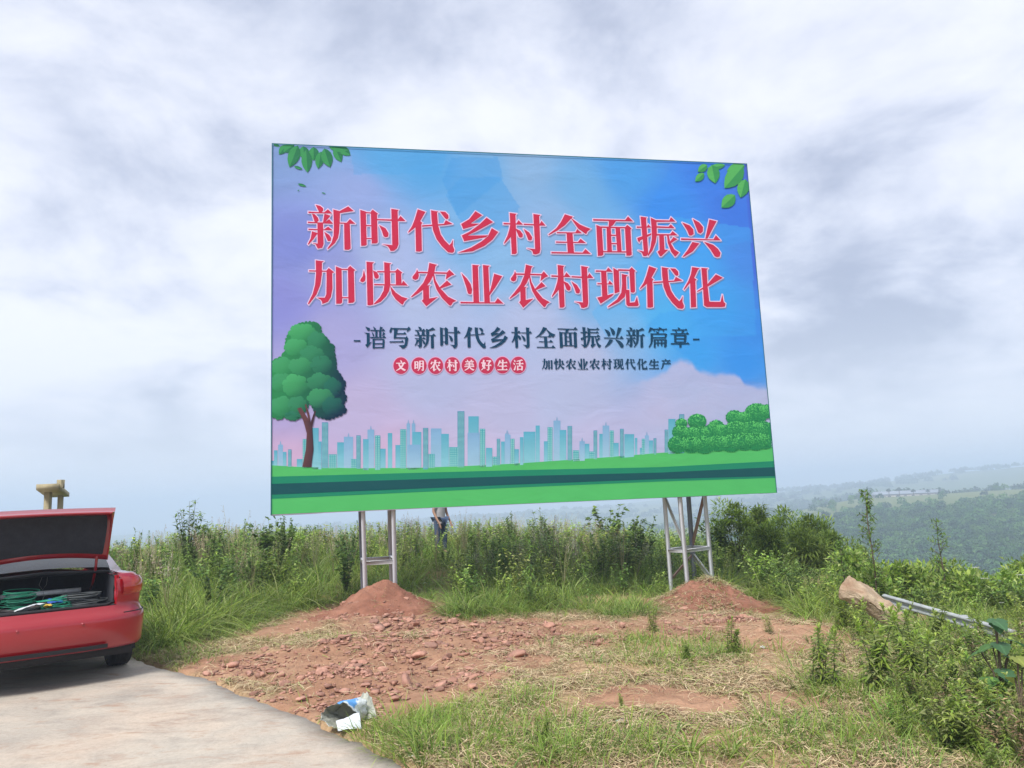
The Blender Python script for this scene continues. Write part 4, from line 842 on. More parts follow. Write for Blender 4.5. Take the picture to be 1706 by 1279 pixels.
lp = MB(); V = np.array([[lidp(x * w_, dy, dz) for x in xl] for w_, dy, dz in ((.50, -.055, -.034), (.51, -.07, -.047), (.525, -.22, -.052), (.535, -.38, -.052), (.53, -.455, -.06), (.51, -.50, -.135), (.50, -.503, -.138))]); I = np.arange(7 * 17).reshape(7, 17)
lp.add(V.reshape(-1, 3), np.stack([I[:-1, :-1], I[:-1, 1:], I[1:, 1:], I[1:, :-1]], -1).reshape(-1, 4)); lp.build('lid_lining', m_trim, lid, True)
# things lying in the boot
def coil(name, label, cat, mat, c, r, n, rad, col, seed, sq=.6):
    rr = random.Random(seed); mb = MB()
    for k in range(n):
        R_ = r * rr.uniform(.65, 1.05); cx_, cy_ = c[0] + rr.uniform(-.03, .03), c[1] + rr.uniform(-.03, .03); ti = rr.uniform(-.35, .35); ph = rr.uniform(0, 6)
        pts = [CW(cx_ + R_ * math.cos(t), cy_ + R_ * sq * math.sin(t), c[2] + .012 * k + ti * R_ * math.sin(t + ph) * .6) for t in np.arange(20) / 20 * 6.283]
        tube(mb, pts, rad, col, 5, closed=True)
    o = mb.build(name, mat, None, True); tag(o, label, cat); return o
m_cable = pmat('cable_plastic', attr=True, rough=.5, var=.15, nscale=30)
coil('cable_coil', 'tangled coil of grey and black cable at the right end of the open boot', 'cable', m_cable, (.33, .50, .67), .20, 16, .006, (.09, .10, .10), 1)
coil('cable_coil', 'black cable coil at the left end of the open boot under a white bag', 'cable', m_cable, (-.40, .40, .64), .17, 10, .008, (.06, .055, .055), 2)
coil('rope_coil', 'bright green rope coil lying in the middle of the open boot', 'rope', m_cable, (.06, .38, .68), .14, 14, .0045, (.02, .28, .16), 3)
coil('netting_bundle', 'green netting bundle behind the white bag in the open boot', 'netting', m_cable, (-.22, .62, .74), .17, 16, .004, (.02, .22, .13), 4)
def slabthing(name, label, cat, c, s, rz, tx, col, seed):
    mb = MB(); n = 9; u = np.linspace(-.5, .5, n); A, B = np.meshgrid(u, u); rr = fbm(A * 4, B * 4, 1, 3, seed)
    for sg in (1, -1):
        zz_ = sg * s[2] * .5 * (1 - (2 * np.abs(A)) ** 4 * .8) * (1 - (2 * np.abs(B)) ** 4 * .8) + rr * .012
        x = A * s[0]; y = B * s[1]; z = zz_ + y * math.sin(tx); xr = x * math.cos(rz) - y * math.sin(rz); yr = x * math.sin(rz) + y * math.cos(rz)
        V = np.array([CW(c[0] + p, c[1] + q, c[2] + r) for p, q, r in zip(xr.ravel(), yr.ravel(), z.ravel())]); I = np.arange(n * n).reshape(n, n)
        mb.add(V, np.stack([I[:-1, :-1], I[:-1, 1:], I[1:, 1:], I[1:, :-1]], -1).reshape(-1, 4), None, col)
    tag(mb.build(name, m_cable, None, True), label, cat)
slabthing('plastic_bag', 'white folded plastic bag lying on cables in the open boot', 'bag', (-.16, .33, .77), (.16, .34, .05), .5, -.25, (.62, .66, .68), 3)
slabthing('blue_cloth', 'crumpled blue cloth among the ropes in the open boot', 'cloth', (.07, .46, .80), (.15, .12, .05), .3, .2, (.03, .10, .42), 6)
slabthing('yellow_packet', 'small yellow packet beside the white bag in the open boot', 'packet', (.0, .28, .78), (.07, .07, .03), .2, 0, (.62, .42, .06), 9)
mb = MB(); tube(mb, [CW(-.54, .84, .86), CW(.36, .86, .86)], .026, (.66, .66, .64), 10); tag(mb.build('plastic_pipe', m_cable, None, True), 'white plastic pipe lying across the back of the open boot', 'pipe')
mb = MB()
tube(mb, [CW(.0, .90, 1.02), CW(-.03, .84, .95), CW(.0, .80, .90), CW(.035, .82, .95), CW(.05, .90, 1.02)], .0016, (.30, .30, .28), 4); tube(mb, [CW(.0, .80, .90), CW(.015, .78, .84), CW(-.01, .74, .78), CW(.05, .62, .75)], .002, (.3, .3, .28), 4)
tag(mb.build('string_bundle', m_cable, None, True), 'loose pale strings hanging down inside the open boot', 'string')

# ------------------------------------------------------------------ concrete stand far behind the car
m_wall = pmat('weathered_concrete', (.36, .31, .19), .9, var=.25, nscale=3, bump=.4)
st0 = thing('concrete_shelter', 'small yellowish concrete shelter with flat slab roof rising behind the car boot lid', 'shelter', (*atY(80, 840, 15.)[:2], 0))
s0 = np.array(st0.location)
Cs = [atY(60, 816, 14.0), atY(97, 816, 14.0), atY(115.5, 829, 20.0), atY(78, 829.5, 20.0)]; zb0 = Cs[0][2]; th_ = .10
V = np.array([(c[0], c[1], zb0) for c in Cs] + [(c[0], c[1], zb0 + th_) for c in Cs]) - s0
mb = MB(); mb.add(V, [[0, 3, 2, 1], [4, 5, 6, 7], [0, 1, 5, 4], [1, 2, 6, 5], [2, 3, 7, 6], [3, 0, 4, 7]]); mb.build('roof_slab', m_wall, st0)
for px_, Y_, wpx in ((79.5, 15.6, 9.), (100.5, 18.6, 6.8)):
    c = atY(px_, 840, Y_) - s0; w_ = wpx * Y_ / 1282; mb = MB(); box(mb, (c[0], c[1], (zb0 - 1.0) / 2 + .0), (w_, w_, zb0 + 1.0), bev=.008); mb.build('column', m_wall, st0)
c = atY(101, 810, 14.35) - s0; mb = MB(); box(mb, (c[0], c[1], zb0 + .10), (.088, .12, .16), bev=.006); mb.build('roof_post', m_wall, st0)

# ------------------------------------------------------------------ person behind the board
def skin(name, J, Ed, R, mat, parent, sub=2):
    me = bpy.data.meshes.new(name); me.from_pydata(J, Ed, []); o = bpy.data.objects.new(name, me); C.objects.link(o); o.parent = parent
    md = o.modifiers.new('Skin', 'SKIN'); md.use_smooth_shade = True
    for i, r in enumerate(R):
        v_ = me.skin_vertices[0].data[i]; v_.radius = r if isinstance(r, tuple) else (r, r)
    me.skin_vertices[0].data[0].use_root = True
    s = o.modifiers.new('Sub', 'SUBSURF'); s.levels = sub; s.render_levels = sub
    o.data.materials.append(mat); return o
m_skin = pmat('skin', (.38, .22, .15), .6, var=.05); m_shirt = pmat('grey_shirt', (.36, .35, .35), .9, var=.15, nscale=5); m_jean = pmat('blue_jeans', (.055, .085, .15), .9, var=.3, nscale=6); m_hair = pmat('black_hair', (.015, .013, .012), .6)
pp_ = atY(733, 870, 20.0); pg = float(gz(pp_[0], 20.0)[0])
per = thing('person', 'person in grey shirt and blue jeans standing in the weeds behind the billboard', 'person', (pp_[0], 20.0, pg), math.radians(235))
J = [(0, 0, .95), (0, 0, 1.12), (0, .01, 1.30), (0, 0, 1.42), (0, .01, 1.50), (0, .02, 1.58), (0, .015, 1.66), (.10, 0, .88), (.115, .0, .50), (.12, -.02, .09), (.13, .10, .035), (-.10, 0, .88), (-.13, .03, .50), (-.15, .0, .09), (-.16, .12, .035),
     (.19, 0, 1.38), (.24, .0, 1.10), (.23, .12, .88), (.22, .18, .80), (-.19, 0, 1.38), (-.25, .0, 1.10), (-.24, .11, .88), (-.23, .17, .80)]
Ed = [(0, 1), (1, 2), (2, 3), (3, 4), (4, 5), (5, 6), (0, 7), (7, 8), (8, 9), (9, 10), (0, 11), (11, 12), (12, 13), (13, 14), (3, 15), (15, 16), (16, 17), (17, 18), (3, 19), (19, 20), (20, 21), (21, 22)]
fing = []
Rr_ = [(.15, .10), (.13, .095), (.15, .10), (.11, .08), .05, (.075, .09), (.065, .08), .085, .055, .038, (.035, .03), .085, .055, .038, (.035, .03), .05, .038, .028, (.03, .015), .05, .038, .028, (.03, .015)]
for wi, sgn_ in ((18, 1), (22, -1)):
    for k in range(5):
        bx_ = J[wi]; off_ = (-.026 + .013 * k) * sgn_; ln = (.055, .085, .092, .085, .068)[k]
        a_ = (bx_[0] + off_, bx_[1] + .02 - (.03 if k == 0 else 0), bx_[2] - .04); b__ = (a_[0] + (.02 * sgn_ if k == 0 else 0), a_[1] + .02, a_[2] - ln)
        J.append(a_); J.append(b__); Ed.append((wi, len(J) - 2)); Ed.append((len(J) - 2, len(J) - 1)); Rr_ += [.009, .008]
skin('body', J, Ed, Rr_, m_skin, per)
JS = [J[i] for i in (0, 1, 2, 3)] + [J[15], (.225, 0, 1.22), J[19], (-.225, 0, 1.22), (0, 0, .90)]
skin('shirt', JS, [(0, 1), (1, 2), (2, 3), (3, 4), (4, 5), (3, 6), (6, 7), (0, 8)], [(.175, .125), (.155, .12), (.175, .125), (.13, .10), .07, .062, .07, .062, (.175, .125)], m_shirt, per)
JT = [(0, 0, .95), J[7], J[8], (.12, -.02, .11), J[11], J[12], (-.15, 0, .11)]
skin('jeans', JT, [(0, 1), (1, 2), (2, 3), (0, 4), (4, 5), (5, 6)], [(.165, .12), .105, .075, .062, .105, .075, .062], m_jean, per)
for fx in (9, 13):
    q = J[fx]; mb = MB(); box(mb, (q[0] + .005, q[1] + .06, .035), (.10, .27, .08), bev=.03); mb.build('shoe', m_black, per, True)
mb = MB(); th = np.linspace(0, math.pi * .55, 8); ph = np.arange(16) / 16 * 6.283; V = [(.098 * math.sin(t) * math.cos(p), .02 + .115 * math.sin(t) * math.sin(p), 1.63 + .125 * math.cos(t)) for t in th for p in ph]; I = np.arange(128).reshape(8, 16)
mb.add(V, np.stack([I[:-1], I[1:], np.roll(I[1:], -1, 1), np.roll(I[:-1], -1, 1)], -1).reshape(-1, 4)); mb.build('hair', m_hair, per, True)
for nm, x, y, z, s_ in (('eye', .033, .118, 1.61, .011), ('eye', -.033, .118, 1.61, .011), ('nose', 0, .13, 1.585, .014), ('mouth', 0, .12, 1.545, .016), ('ear', .088, .015, 1.60, .022), ('ear', -.088, .015, 1.60, .022)):
    mb = MB(); box(mb, (x, y, z), (s_, s_, s_ * (1.3 if nm != 'mouth' else .4)), bev=s_ * .12); mb.build(nm, m_hair if nm == 'eye' else m_skin, per, True)

# ------------------------------------------------------------------ stones, slab, rail, bag, litter
def rockmesh(seed, flat=.55, sub=2, amp=.35):
    bm = bmesh.new(); bmesh.ops.create_icosphere(bm, subdivisions=sub, radius=1); rr = random.Random(seed)
    pl = [Vector((rr.gauss(0, 1), rr.gauss(0, 1), rr.gauss(0, 1))).normalized() for _ in range(9)]; ds = [rr.uniform(.32, .72) for _ in pl]
    for v_ in bm.verts:
        p = v_.co
        for n_, d_ in zip(pl, ds):
            e_ = p.dot(n_) - d_
            if e_ > 0: p = p - n_ * e_
        v_.co = p * rr.uniform(.97, 1.03)
    sx, sy = rr.uniform(.8, 1.2), rr.uniform(.6, 1.0); V = np.array([(v_.co.x * sx, v_.co.y * sy, v_.co.z * flat) for v_ in bm.verts]); T = np.array([[v_.index for v_ in f.verts] for f in bm.faces]); bm.free(); return V, T
rocks = [rockmesh(k, .35 + .3 * ((k * 37) % 10) / 10, 1 if k % 2 else 2) for k in range(9)]
def stamp(mb, tm, P, rz, sc, tint=None, tilt=None):
    V, Q, T, K = tm; P = np.asarray(P, float); n = len(P)
    if n == 0: return
    c, s = np.cos(rz), np.sin(rz); sc = np.asarray(sc, float); sc = sc[:, None] * np.ones(3) if sc.ndim == 1 else sc
    W = V[None] * sc[:, None, :]
    if tilt is not None:
        ta, tb_ = tilt; X_ = W[..., 0] + W[..., 2] * np.sin(ta)[:, None]; Y_ = W[..., 1] + W[..., 2] * np.sin(tb_)[:, None]; W = np.stack([X_, Y_, W[..., 2]], -1)
    x = W[..., 0] * c[:, None] - W[..., 1] * s[:, None] + P[:, None, 0]; y = W[..., 0] * s[:, None] + W[..., 1] * c[:, None] + P[:, None, 1]; z = W[..., 2] + P[:, None, 2]
    KK = np.tile(K[None], (n, 1, 1)) if tint is None else K[None] * tint[:, None, :]
    off = (np.arange(n) * len(V))[:, None, None]
    mb.add(np.stack([x, y, z], -1).reshape(-1, 3), (Q[None] + off).reshape(-1, 4) if len(Q) else None, (T[None] + off).reshape(-1, 3) if len(T) else None, KK.reshape(-1, 3))
E0 = np.zeros((0, 4), int)
rub = MB(); bright = lambda n: np.array([.36, .19, .135]) * rng.uniform(.7, 1.35, (n, 1)) + rng.uniform(0, .03, (n, 1))
def scatter(n, fn, xr, yr):
    x = rng.uniform(*xr, n * 16); y = rng.uniform(*yr, n * 16); w_ = fn(x, y); k = rng.random(n * 16) < w_; return x[k][:n], y[k][:n]
def rubw(x, y):
    w_ = 0; cl__ = .2 + .8 * smooth(-.2, .2, fbm(x, y, .45, 3, 717))
    for a_, b__, r_, q_ in [(650, 995, .45, 1), (600, 1015, .4, .8), (1160, 1000, .5, .7), (1210, 1015, .4, .7), (690, 1005, .5, 1), (720, 1035, .45, 1), (590, 1030, .5, .5), (640, 1110, .8, 1), (860, 1075, .4, 1), (740, 1130, .4, 1), (1190, 1020, .4, .6), (680, 1040, .55, 1), (720, 1060, .5, 1), (640, 1030, .5, .6), (620, 1085, .8, .8), (700, 1110, .5, .9), (560, 1120, .7, .6), (800, 1060, .6, .8), (860, 1050, .5, .9), (960, 1060, .6, .7), (450, 1110, .6, .45), (760, 1080, .5, .9), (1170, 1040, .7, .25), (600, 1170, .4, .4), (420, 1150, .4, .3)]:
        cx_, cy_ = gp(a_, b__); w_ = np.maximum(w_, q_ * np.exp(-((x - cx_) / r_) ** 2 - ((y - cy_) / r_) ** 2))
    return w_ * cl__ * (road_d(x, y) > .04)
x, y = scatter(13000, rubw, (-5, 4.6), (6, 13)); ex_ = rng.integers(3, 9, 40); tt_ = rng.random(40); RE = np.array(road_edge); xe = RE[ex_, 0] * (1 - tt_) + RE[ex_ + 1, 0] * tt_ - np.abs(rng.normal(0, .04, 40)) + .05; ye = RE[ex_, 1] * (1 - tt_) + RE[ex_ + 1, 1] * tt_ - np.abs(rng.normal(0, .04, 40)) + .05; x = np.append(x, xe); y = np.append(y, ye); n = len(x); z = gz(x, y); z = np.where(road_d(x, y) < .02, .004, z); sz = np.clip(rng.lognormal(-4.55, .78, n), .004, .075); sz[-40:] *= .3
for k, (V, T) in enumerate(rocks):
    s = np.arange(n) % 9 == k; m = s.sum()
    stamp(rub, (V, E0, T, np.ones((len(V), 3))), np.column_stack([x[s], y[s], z[s] + sz[s] * .25]), rng.uniform(0, 6.28, m), sz[s], bright(m), (rng.uniform(-.4, .4, m), rng.uniform(-.4, .4, m)))
tag(rub.build('rubble', m_stone), 'small broken red stones strewn over the dug earth', 'rubble', kind='stuff')
x, y = scatter(100, rubw, (-5, 4), (7, 12.4)); z = gz(x, y)
for k in range(len(x)):
    V, T = rocks[k % 9]; mb = MB(); c_ = bright(1)[0]; s_ = float(np.clip(rng.lognormal(-2.85, .3), .04, .12)); mb.add(V * s_, None, T, c_)
    o = mb.build('stone', m_stone, None, False, (x[k], y[k], z[k] + s_ * .15)); o.rotation_euler = (rng.uniform(-.35, .35), rng.uniform(-.35, .35), rng.uniform(0, 6.28))
    
    zone = 'beside the left earth mound' if math.hypot(x[k] + 2.18, y[k] - 12.2) < 1.9 else ('near the edge of the concrete' if float(road_d(np.array([x[k]]), np.array([y[k]]))[0]) < .7 else ('in front of the right earth mound' if x[k] > .9 else 'in the middle of the rubble spread'))
    big = 'large' if s_ > .072 else ('medium' if s_ > .055 else 'small')
    tag(o, f'{big} angular red-brown stone lying {zone}', 'stone', f'{big} loose stones {zone}')
# leaning slab of rock at the right
a1, a2 = gp(1415, 1040, -.1), gp(1490, 1050, -.1); bm = bmesh.new(); bmesh.ops.create_icosphere(bm, subdivisions=5, radius=1)
P = np.array([v_.co for v_ in bm.verts]); T = np.array([[v_.index for v_ in f.verts] for f in bm.faces]); bm.free()
rr = random.Random(31)
for _ in range(26):
    nn_ = np.array([rr.gauss(0, 1) for _q in range(3)]); nn_ /= np.linalg.norm(nn_); e_ = np.maximum(0, P @ nn_ - rr.uniform(.38, .78)); P = P - e_[:, None] * nn_
P = P * np.array([.56, .30, .27]); P += 1.7 * .035 * np.stack([fbm(P[:, 0] + P[:, 2], P[:, 1], .14, 4, 3), fbm(P[:, 1] + 3, P[:, 2], .14, 4, 5), fbm(P[:, 0], P[:, 1] + P[:, 2], .11, 4, 7)], -1)
P[:, 2] *= 1 + .35 * (P[:, 0] < 0) * smooth(.1, .45, -P[:, 0])
kn = fbm(P[:, 0], P[:, 1] * 2 + P[:, 2], .12, 3, 9)[:, None] * .5 + .5; rk = MB(); rk.add(P, None, T, np.array([.27, .16, .10]) * (1 - kn) + np.array([.52, .43, .30]) * kn)
o = rk.build('rock_slab', m_stone, None, False, tuple(atY(1441, 1000, 9.2))); o.rotation_euler = (math.radians(20), math.radians(33), math.radians(-12)); tag(o, 'long tan and red rock slab leaning in the weeds right of the tower', 'rock')
# crash barrier
m_galv = pmat('weathered_galvanised', (.36, .38, .38), .7, var=.25, nscale=8)
def barrier(p, q, label):
    p = np.array(p); q = np.array(q); L_ = np.hypot(*(q - p)[:2]); t = thing('crash_barrier', label, 'barrier', (p[0], p[1], 0), math.atan2(q[1] - p[1], q[0] - p[0]))
    prof = [(0, .17), (-.03, .155), (-.065, .13), (-.07, .09), (-.035, .05), (-.02, .02), (-.02, -.02), (-.035, -.05), (-.07, -.09), (-.065, -.13), (-.03, -.155), (0, -.17)]
    prof = [(a_ * .5, b__ * .34) for a_, b__ in prof]
    mb = MB(); n = len(prof); V = []
    for i_, xx in enumerate(np.linspace(0, L_, 24)):
        zz_ = p[2] + (q[2] - p[2]) * i_ / 23
        V += [(xx, a_, zz_ + b__) for a_, b__ in prof] + [(xx, a_ + .006, zz_ + b__) for a_, b__ in prof[::-1]]
    m = 2 * n; I = np.arange(24 * m).reshape(24, m); mb.add(V, np.stack([I[:-1], np.roll(I[:-1], -1, 1), np.roll(I[1:], -1, 1), I[1:]], -1).reshape(-1, 4)); mb.build('beam', m_galv, t)
    for xx in np.linspace(.3, L_ - .3, max(2, int(L_ / 1.0))):
        mb = MB(); tube(mb, [(xx, .06, -.9), (xx, .06, p[2] + .03)], .04, (1, 1, 1), 10); mb.build('post', m_galv, t)
P1 = atY(1474, 997, 10.2); P2 = atY(1606, 1018, 9.2); P3 = atY(1672, 1034, 8.3); P4 = P3 + (P3 - atY(1606, 1026, 9.2)) * 3.0
barrier(P1, (P4[0], P4[1], P3[2] - .05), 'long thin grey crash barrier rail running through the weeds behind the rock slab')
# woven bag by the road edge
m_bag = pmat('woven_plastic', attr=True, rough=.6, var=.12, nscale=18, bump=.4, bscale=25)
bx_, by_ = gp(562, 1214, 0)
bg_ = MB(); n, m = 40, 22; n_b = 40; th = np.arange(n) / n * 2 * math.pi; rows = []; kc = []
for k, t in enumerate(np.linspace(0, 1, m)):
    R_ = .165 * (1 - .15 * t) * (1 - max(0, (t - .8)) * 2.5); cen = np.array([.0 + .16 * t, .0 + .26 * t])
    w_ = 1 + .26 * fbm(np.cos(th) * 1.2 + 5, np.sin(th) * 1.2 + t * 2.8, .5, 4, 4) + (.12 * fbm(np.cos(th) * 3, np.sin(th) * 3 + t, .5, 2, 8))
    x = cen[0] + R_ * w_ * np.cos(th) * 1.08; y = cen[1] + .06 * np.sin(th * 3 + t * 5) * .4; z = .145 + R_ * w_ * np.sin(th) * .92 + .03 * np.sin(th * 2)
    z = np.maximum(z, .012); rows.append(np.stack([x, np.full(n, cen[1]) + y * 0 + .03 * np.cos(th * 2 + 1) * (1 - t), z], -1))
    bl_ = (np.abs(((th - .35) % 6.283) - 1.1) < .75 + .25 * math.sin(t * 9)) & (t > .08) & (t < .6); c_ = np.where(bl_[:, None], np.array([.10, .30, .62]), np.array([.62, .66, .64])); kc.append(c_)
V = np.concatenate(rows); I = np.arange(n * m).reshape(m, n); bg_.add(V, np.stack([I[:-1], np.roll(I[:-1], -1, 1), np.roll(I[1:], -1, 1), I[1:]], -1).reshape(-1, 4), None, np.concatenate(kc))
fl = [(.02, -.02, .13), (.16, -.03, .11), (.20, -.05, .01), (.05, -.10, .01), (.22, .02, .2), (.26, .0, .02)]; 
A_, B_ = np.meshgrid(np.linspace(0, 1, 10), np.linspace(0, 1, 10)); fz_ = .15 * (1 - B_) + .02 * fbm(A_ * 3, B_ * 3, 1, 3, 12) + .01
V = np.stack([-.01 + .22 * A_ + .03 * B_, -.015 - .08 * B_ + .03 * A_, fz_ * (.6 + .5 * A_)], -1).reshape(-1, 3); I = np.arange(100).reshape(10, 10); bg_.add(V, np.stack([I[:-1, :-1], I[1:, :-1], I[1:, 1:], I[:-1, 1:]], -1).reshape(-1, 4), None, (.60, .64, .68))
A_, B_ = np.meshgrid(np.linspace(-1, 1, 12), np.linspace(0, 1, 12)); V = np.stack([.24 + .12 * A_ * (1 - .45 * B_), .22 + .10 * B_ + .03 * fbm(A_ * 2, B_ * 2, 1, 3, 33), .02 + .30 * B_ * (1 - .25 * A_ ** 2) + .03 * fbm(A_ * 3, B_ * 3, 1, 2, 35)], -1).reshape(-1, 3); I = np.arange(144).reshape(12, 12)
bg_.add(V, np.stack([I[:-1, :-1], I[:-1, 1:], I[1:, 1:], I[1:, :-1]], -1).reshape(-1, 4), None, (.42, .43, .36))
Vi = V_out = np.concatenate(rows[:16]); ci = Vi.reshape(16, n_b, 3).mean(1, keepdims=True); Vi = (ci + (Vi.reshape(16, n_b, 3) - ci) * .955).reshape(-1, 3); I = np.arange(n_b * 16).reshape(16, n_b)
bg_.add(Vi, np.stack([I[:-1], I[1:], np.roll(I[1:], -1, 1), np.roll(I[:-1], -1, 1)], -1).reshape(-1, 4), None, (.30, .31, .26)); cE = rows[-1].mean(0); bg_.add(np.vstack([rows[-1], cE]), None, [[j, (j + 1) % n_b, n_b] for j in range(n_b)], (.5, .52, .5)); cI = Vi.reshape(16, n_b, 3)[-1]; bg_.add(np.vstack([cI, cI.mean(0)]), None, [[j, (j + 1) % n_b, n_b] for j in range(n_b)], (.24, .25, .19))  # grey-green inner shell and its end cap, colour darkened to stand for inside shade
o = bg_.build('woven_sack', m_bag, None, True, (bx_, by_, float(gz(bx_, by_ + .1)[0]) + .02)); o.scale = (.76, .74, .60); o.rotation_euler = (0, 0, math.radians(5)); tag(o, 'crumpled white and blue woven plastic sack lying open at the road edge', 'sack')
def litter(px, py, s, label, col, seed):
    x, y = gp(px, py, -.05); A_, B_ = np.meshgrid(np.linspace(-1, 1, 8), np.linspace(-1, 1, 8)); z = .3 * fbm(A_ * 2 + seed, B_ * 2, 1, 3, seed) + .35
    mb = MB(); V = np.stack([A_ * s, B_ * s * .6, z * s], -1).reshape(-1, 3); I = np.arange(64).reshape(8, 8); mb.add(V, np.stack([I[:-1, :-1], I[:-1, 1:], I[1:, 1:], I[1:, :-1]], -1).reshape(-1, 4), None, col)
    o = mb.build('plastic_scrap', m_bag, None, True, (x, y, float(gz(x, y)[0]) + .01)); o.rotation_euler = (0, 0, seed); tag(o, label, 'litter')
litter(1038, 1218, .05, 'white plastic scrap in the straw at lower centre', (.7, .7, .7), 1); litter(685, 1272, .04, 'tiny white scrap on the bottom edge of the concrete', (.65, .65, .65), 2)
litter(1690, 1272, .09, 'crumpled white scrap in the lower right corner', (.7, .72, .7), 3); litter(1272, 1080, .05, 'pale paper scrap in the cut grass right of centre', (.6, .58, .52), 4)
litter(705, 985, .10, 'white plastic scrap in the grass right of the left mound', (.65, .68, .62), 5)
# ------------------------------------------------------------------ vegetation
GREENS = np.array([(.125, .215, .035), (.175, .285, .045), (.22, .33, .07), (.095, .175, .045), (.19, .29, .075)])
YG = np.array([(.27, .37, .06), (.34, .44, .085), (.22, .34, .055), (.38, .44, .16)])
STRAW = np.array([(.50, .37, .21), (.40, .28, .16), (.58, .46, .29), (.30, .19, .11), (.32, .28, .13), (.44, .36, .20)])
def pal(P, n): return P[rng.integers(0, len(P), n)] * rng.uniform(.8, 1.2, (n, 1))
def ribbons(base, dirv, h, lean, droop, w, cols, seg=4, tipc=None):
    """bundle of tapering ribbons. base (n,3) dirv azimuth (n) h length; lean outward share; droop"""
    n = len(base); t = np.linspace(0, 1, seg + 1); h = h[:, None]; le = lean[:, None]; dr = droop[:, None]; T_ = t[None]
    out_ = h * (le * T_ + dr * T_ ** 2 * .8); up = h * (T_ * (1 - .25 * le) - dr * T_ ** 2.2 * .75)
    cx_, sx = np.cos(dirv)[:, None], np.sin(dirv)[:, None]
    P = np.stack([base[:, 0:1] + out_ * cx_, base[:, 1:2] + out_ * sx, base[:, 2:3] + up], -1)
    wd = (w[:, None] * np.clip((1 - T_) ** .6, .04, 1) * (.55 + .45 * np.minimum(1, T_ * 4)))[..., None] * .5
    tw = dirv + rng.normal(0, .5, n); S = np.stack([-np.sin(tw), np.cos(tw), np.zeros(n)], -1)[:, None]
    V = np.stack([P - S * wd, P + S * wd], 2)      # n, seg+1, 2, 3
    k = 2 * (seg + 1); I = (np.arange(n) * k)[:, None] + np.arange(seg)[None] * 2
    Q = np.stack([I, I + 1, I + 3, I + 2], -1).reshape(-1, 4)
    cc_ = np.repeat(cols, k, 0)
    return V.reshape(-1, 3), Q, cc_
def tuft(n, R, h, w, lean=.25, droop=.5, P=GREENS, seg=4):
    r = R * np.sqrt(rng.random(n)); a_ = rng.uniform(0, 6.28, n); base = np.column_stack([r * np.cos(a_), r * np.sin(a_), np.full(n, -.03)])
    V, Q, K = ribbons(base, a_ + rng.normal(0, .6, n), h * rng.uniform(.55, 1.1, n), lean * rng.uniform(.3, 1.6, n), droop * rng.uniform(.2, 1.5, n), w * rng.uniform(.7, 1.2, n), pal(P, n), seg)
    return V, Q, np.zeros((0, 3), int), K
def leafset(P0, D, L_, W, cols, droop=.3):
    """flat lance leaves from points P0 along unit dirs D"""
    n = len(P0); D = D / (np.linalg.norm(D, axis=1)[:, None] + 1e-9); up = np.array([0, 0, 1.0]); S = np.cross(D, up) + rng.normal(0, .25, (n, 3)); S /= np.linalg.norm(S, axis=1)[:, None] + 1e-9
    L_ = L_[:, None]; W = W[:, None]; g_ = np.array([0, 0, -1.0])
    A = P0; M1 = P0 + D * L_ * .38 + g_ * L_ * droop * .08; T1_ = P0 + D * L_ * .95 + g_ * L_ * droop
    V = np.stack([A - S * W * .1, A + S * W * .1, M1 - S * W * .5, M1 + S * W * .5, T1_], 1).reshape(-1, 3)
    I = (np.arange(n) * 5)[:, None]; Q = I + np.array([[0, 1, 3, 2]]); T = I + np.array([[2, 3, 4]])
    return V, Q, T, np.repeat(cols, 5, 0)
def merge(*parts):
    mb = MB()
    for p in parts: mb.add(p[0], p[1], p[2], p[3])
    return mb.arrays()
def stem(P, r, col, seg=4):
    mb = MB(); tube(mb, P, r, col, seg); return mb.arrays()
def weed(h=.6, n=60, ll=.14, lw=.02, top_bright=1.5, P=GREENS, droop=.5, lean=.0):
    """upright weed with narrow leaves all along the stem"""
    t = np.sort(rng.uniform(.08, 1, n)); a_ = np.arange(n) * 2.4 + rng.normal(0, .3, n); el = .15 + 1.1 * smooth(.7, 1, t)
    P0 = np.column_stack([lean * t * t * h, np.zeros(n), t * h]); D = np.column_stack([np.cos(a_) * np.cos(el), np.sin(a_) * np.cos(el), np.sin(el)])
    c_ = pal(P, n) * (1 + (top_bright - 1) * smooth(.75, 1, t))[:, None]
    return merge(leafset(P0, D, ll * (1.05 - .55 * t) * rng.uniform(.7, 1.2, n), lw * rng.uniform(.7, 1.3, n), c_, droop), stem([(lean * u * u * h, 0, u * h) for u in np.linspace(-.05, .98, 5)], np.array([.006, .006, .005, .004, .002]) * (h / .6), (.16, .2, .07)))
def bushy(h=.9, nb=9, nl=26, ll=.09, lw=.035, P=GREENS, spread=.5, droop=.25):
    parts = []
    for b in range(nb):
        a_ = rng.uniform(0, 6.28); sp_ = spread * rng.uniform(.2, 1); hh = h * rng.uniform(.65, 1.05); u = np.linspace(0, 1, 5)
        C_ = np.column_stack([np.cos(a_) * sp_ * u ** 1.3, np.sin(a_) * sp_ * u ** 1.3, hh * u - .03]); parts.append(stem(C_, np.linspace(.007, .002, 5), (.12, .13, .06), 3))
        t = rng.uniform(.25, 1.0, nl); P0 = np.column_stack([np.interp(t, u, C_[:, k]) for k in range(3)]); b_ = rng.uniform(0, 6.28, nl); el = rng.uniform(-.2, .9, nl)
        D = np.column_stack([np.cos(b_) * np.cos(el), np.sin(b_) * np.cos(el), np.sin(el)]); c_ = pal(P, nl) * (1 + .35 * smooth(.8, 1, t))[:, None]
        parts.append(leafset(P0, D, ll * rng.uniform(.6, 1.3, nl), lw * rng.uniform(.7, 1.3, nl), c_, droop))
    return merge(*parts)
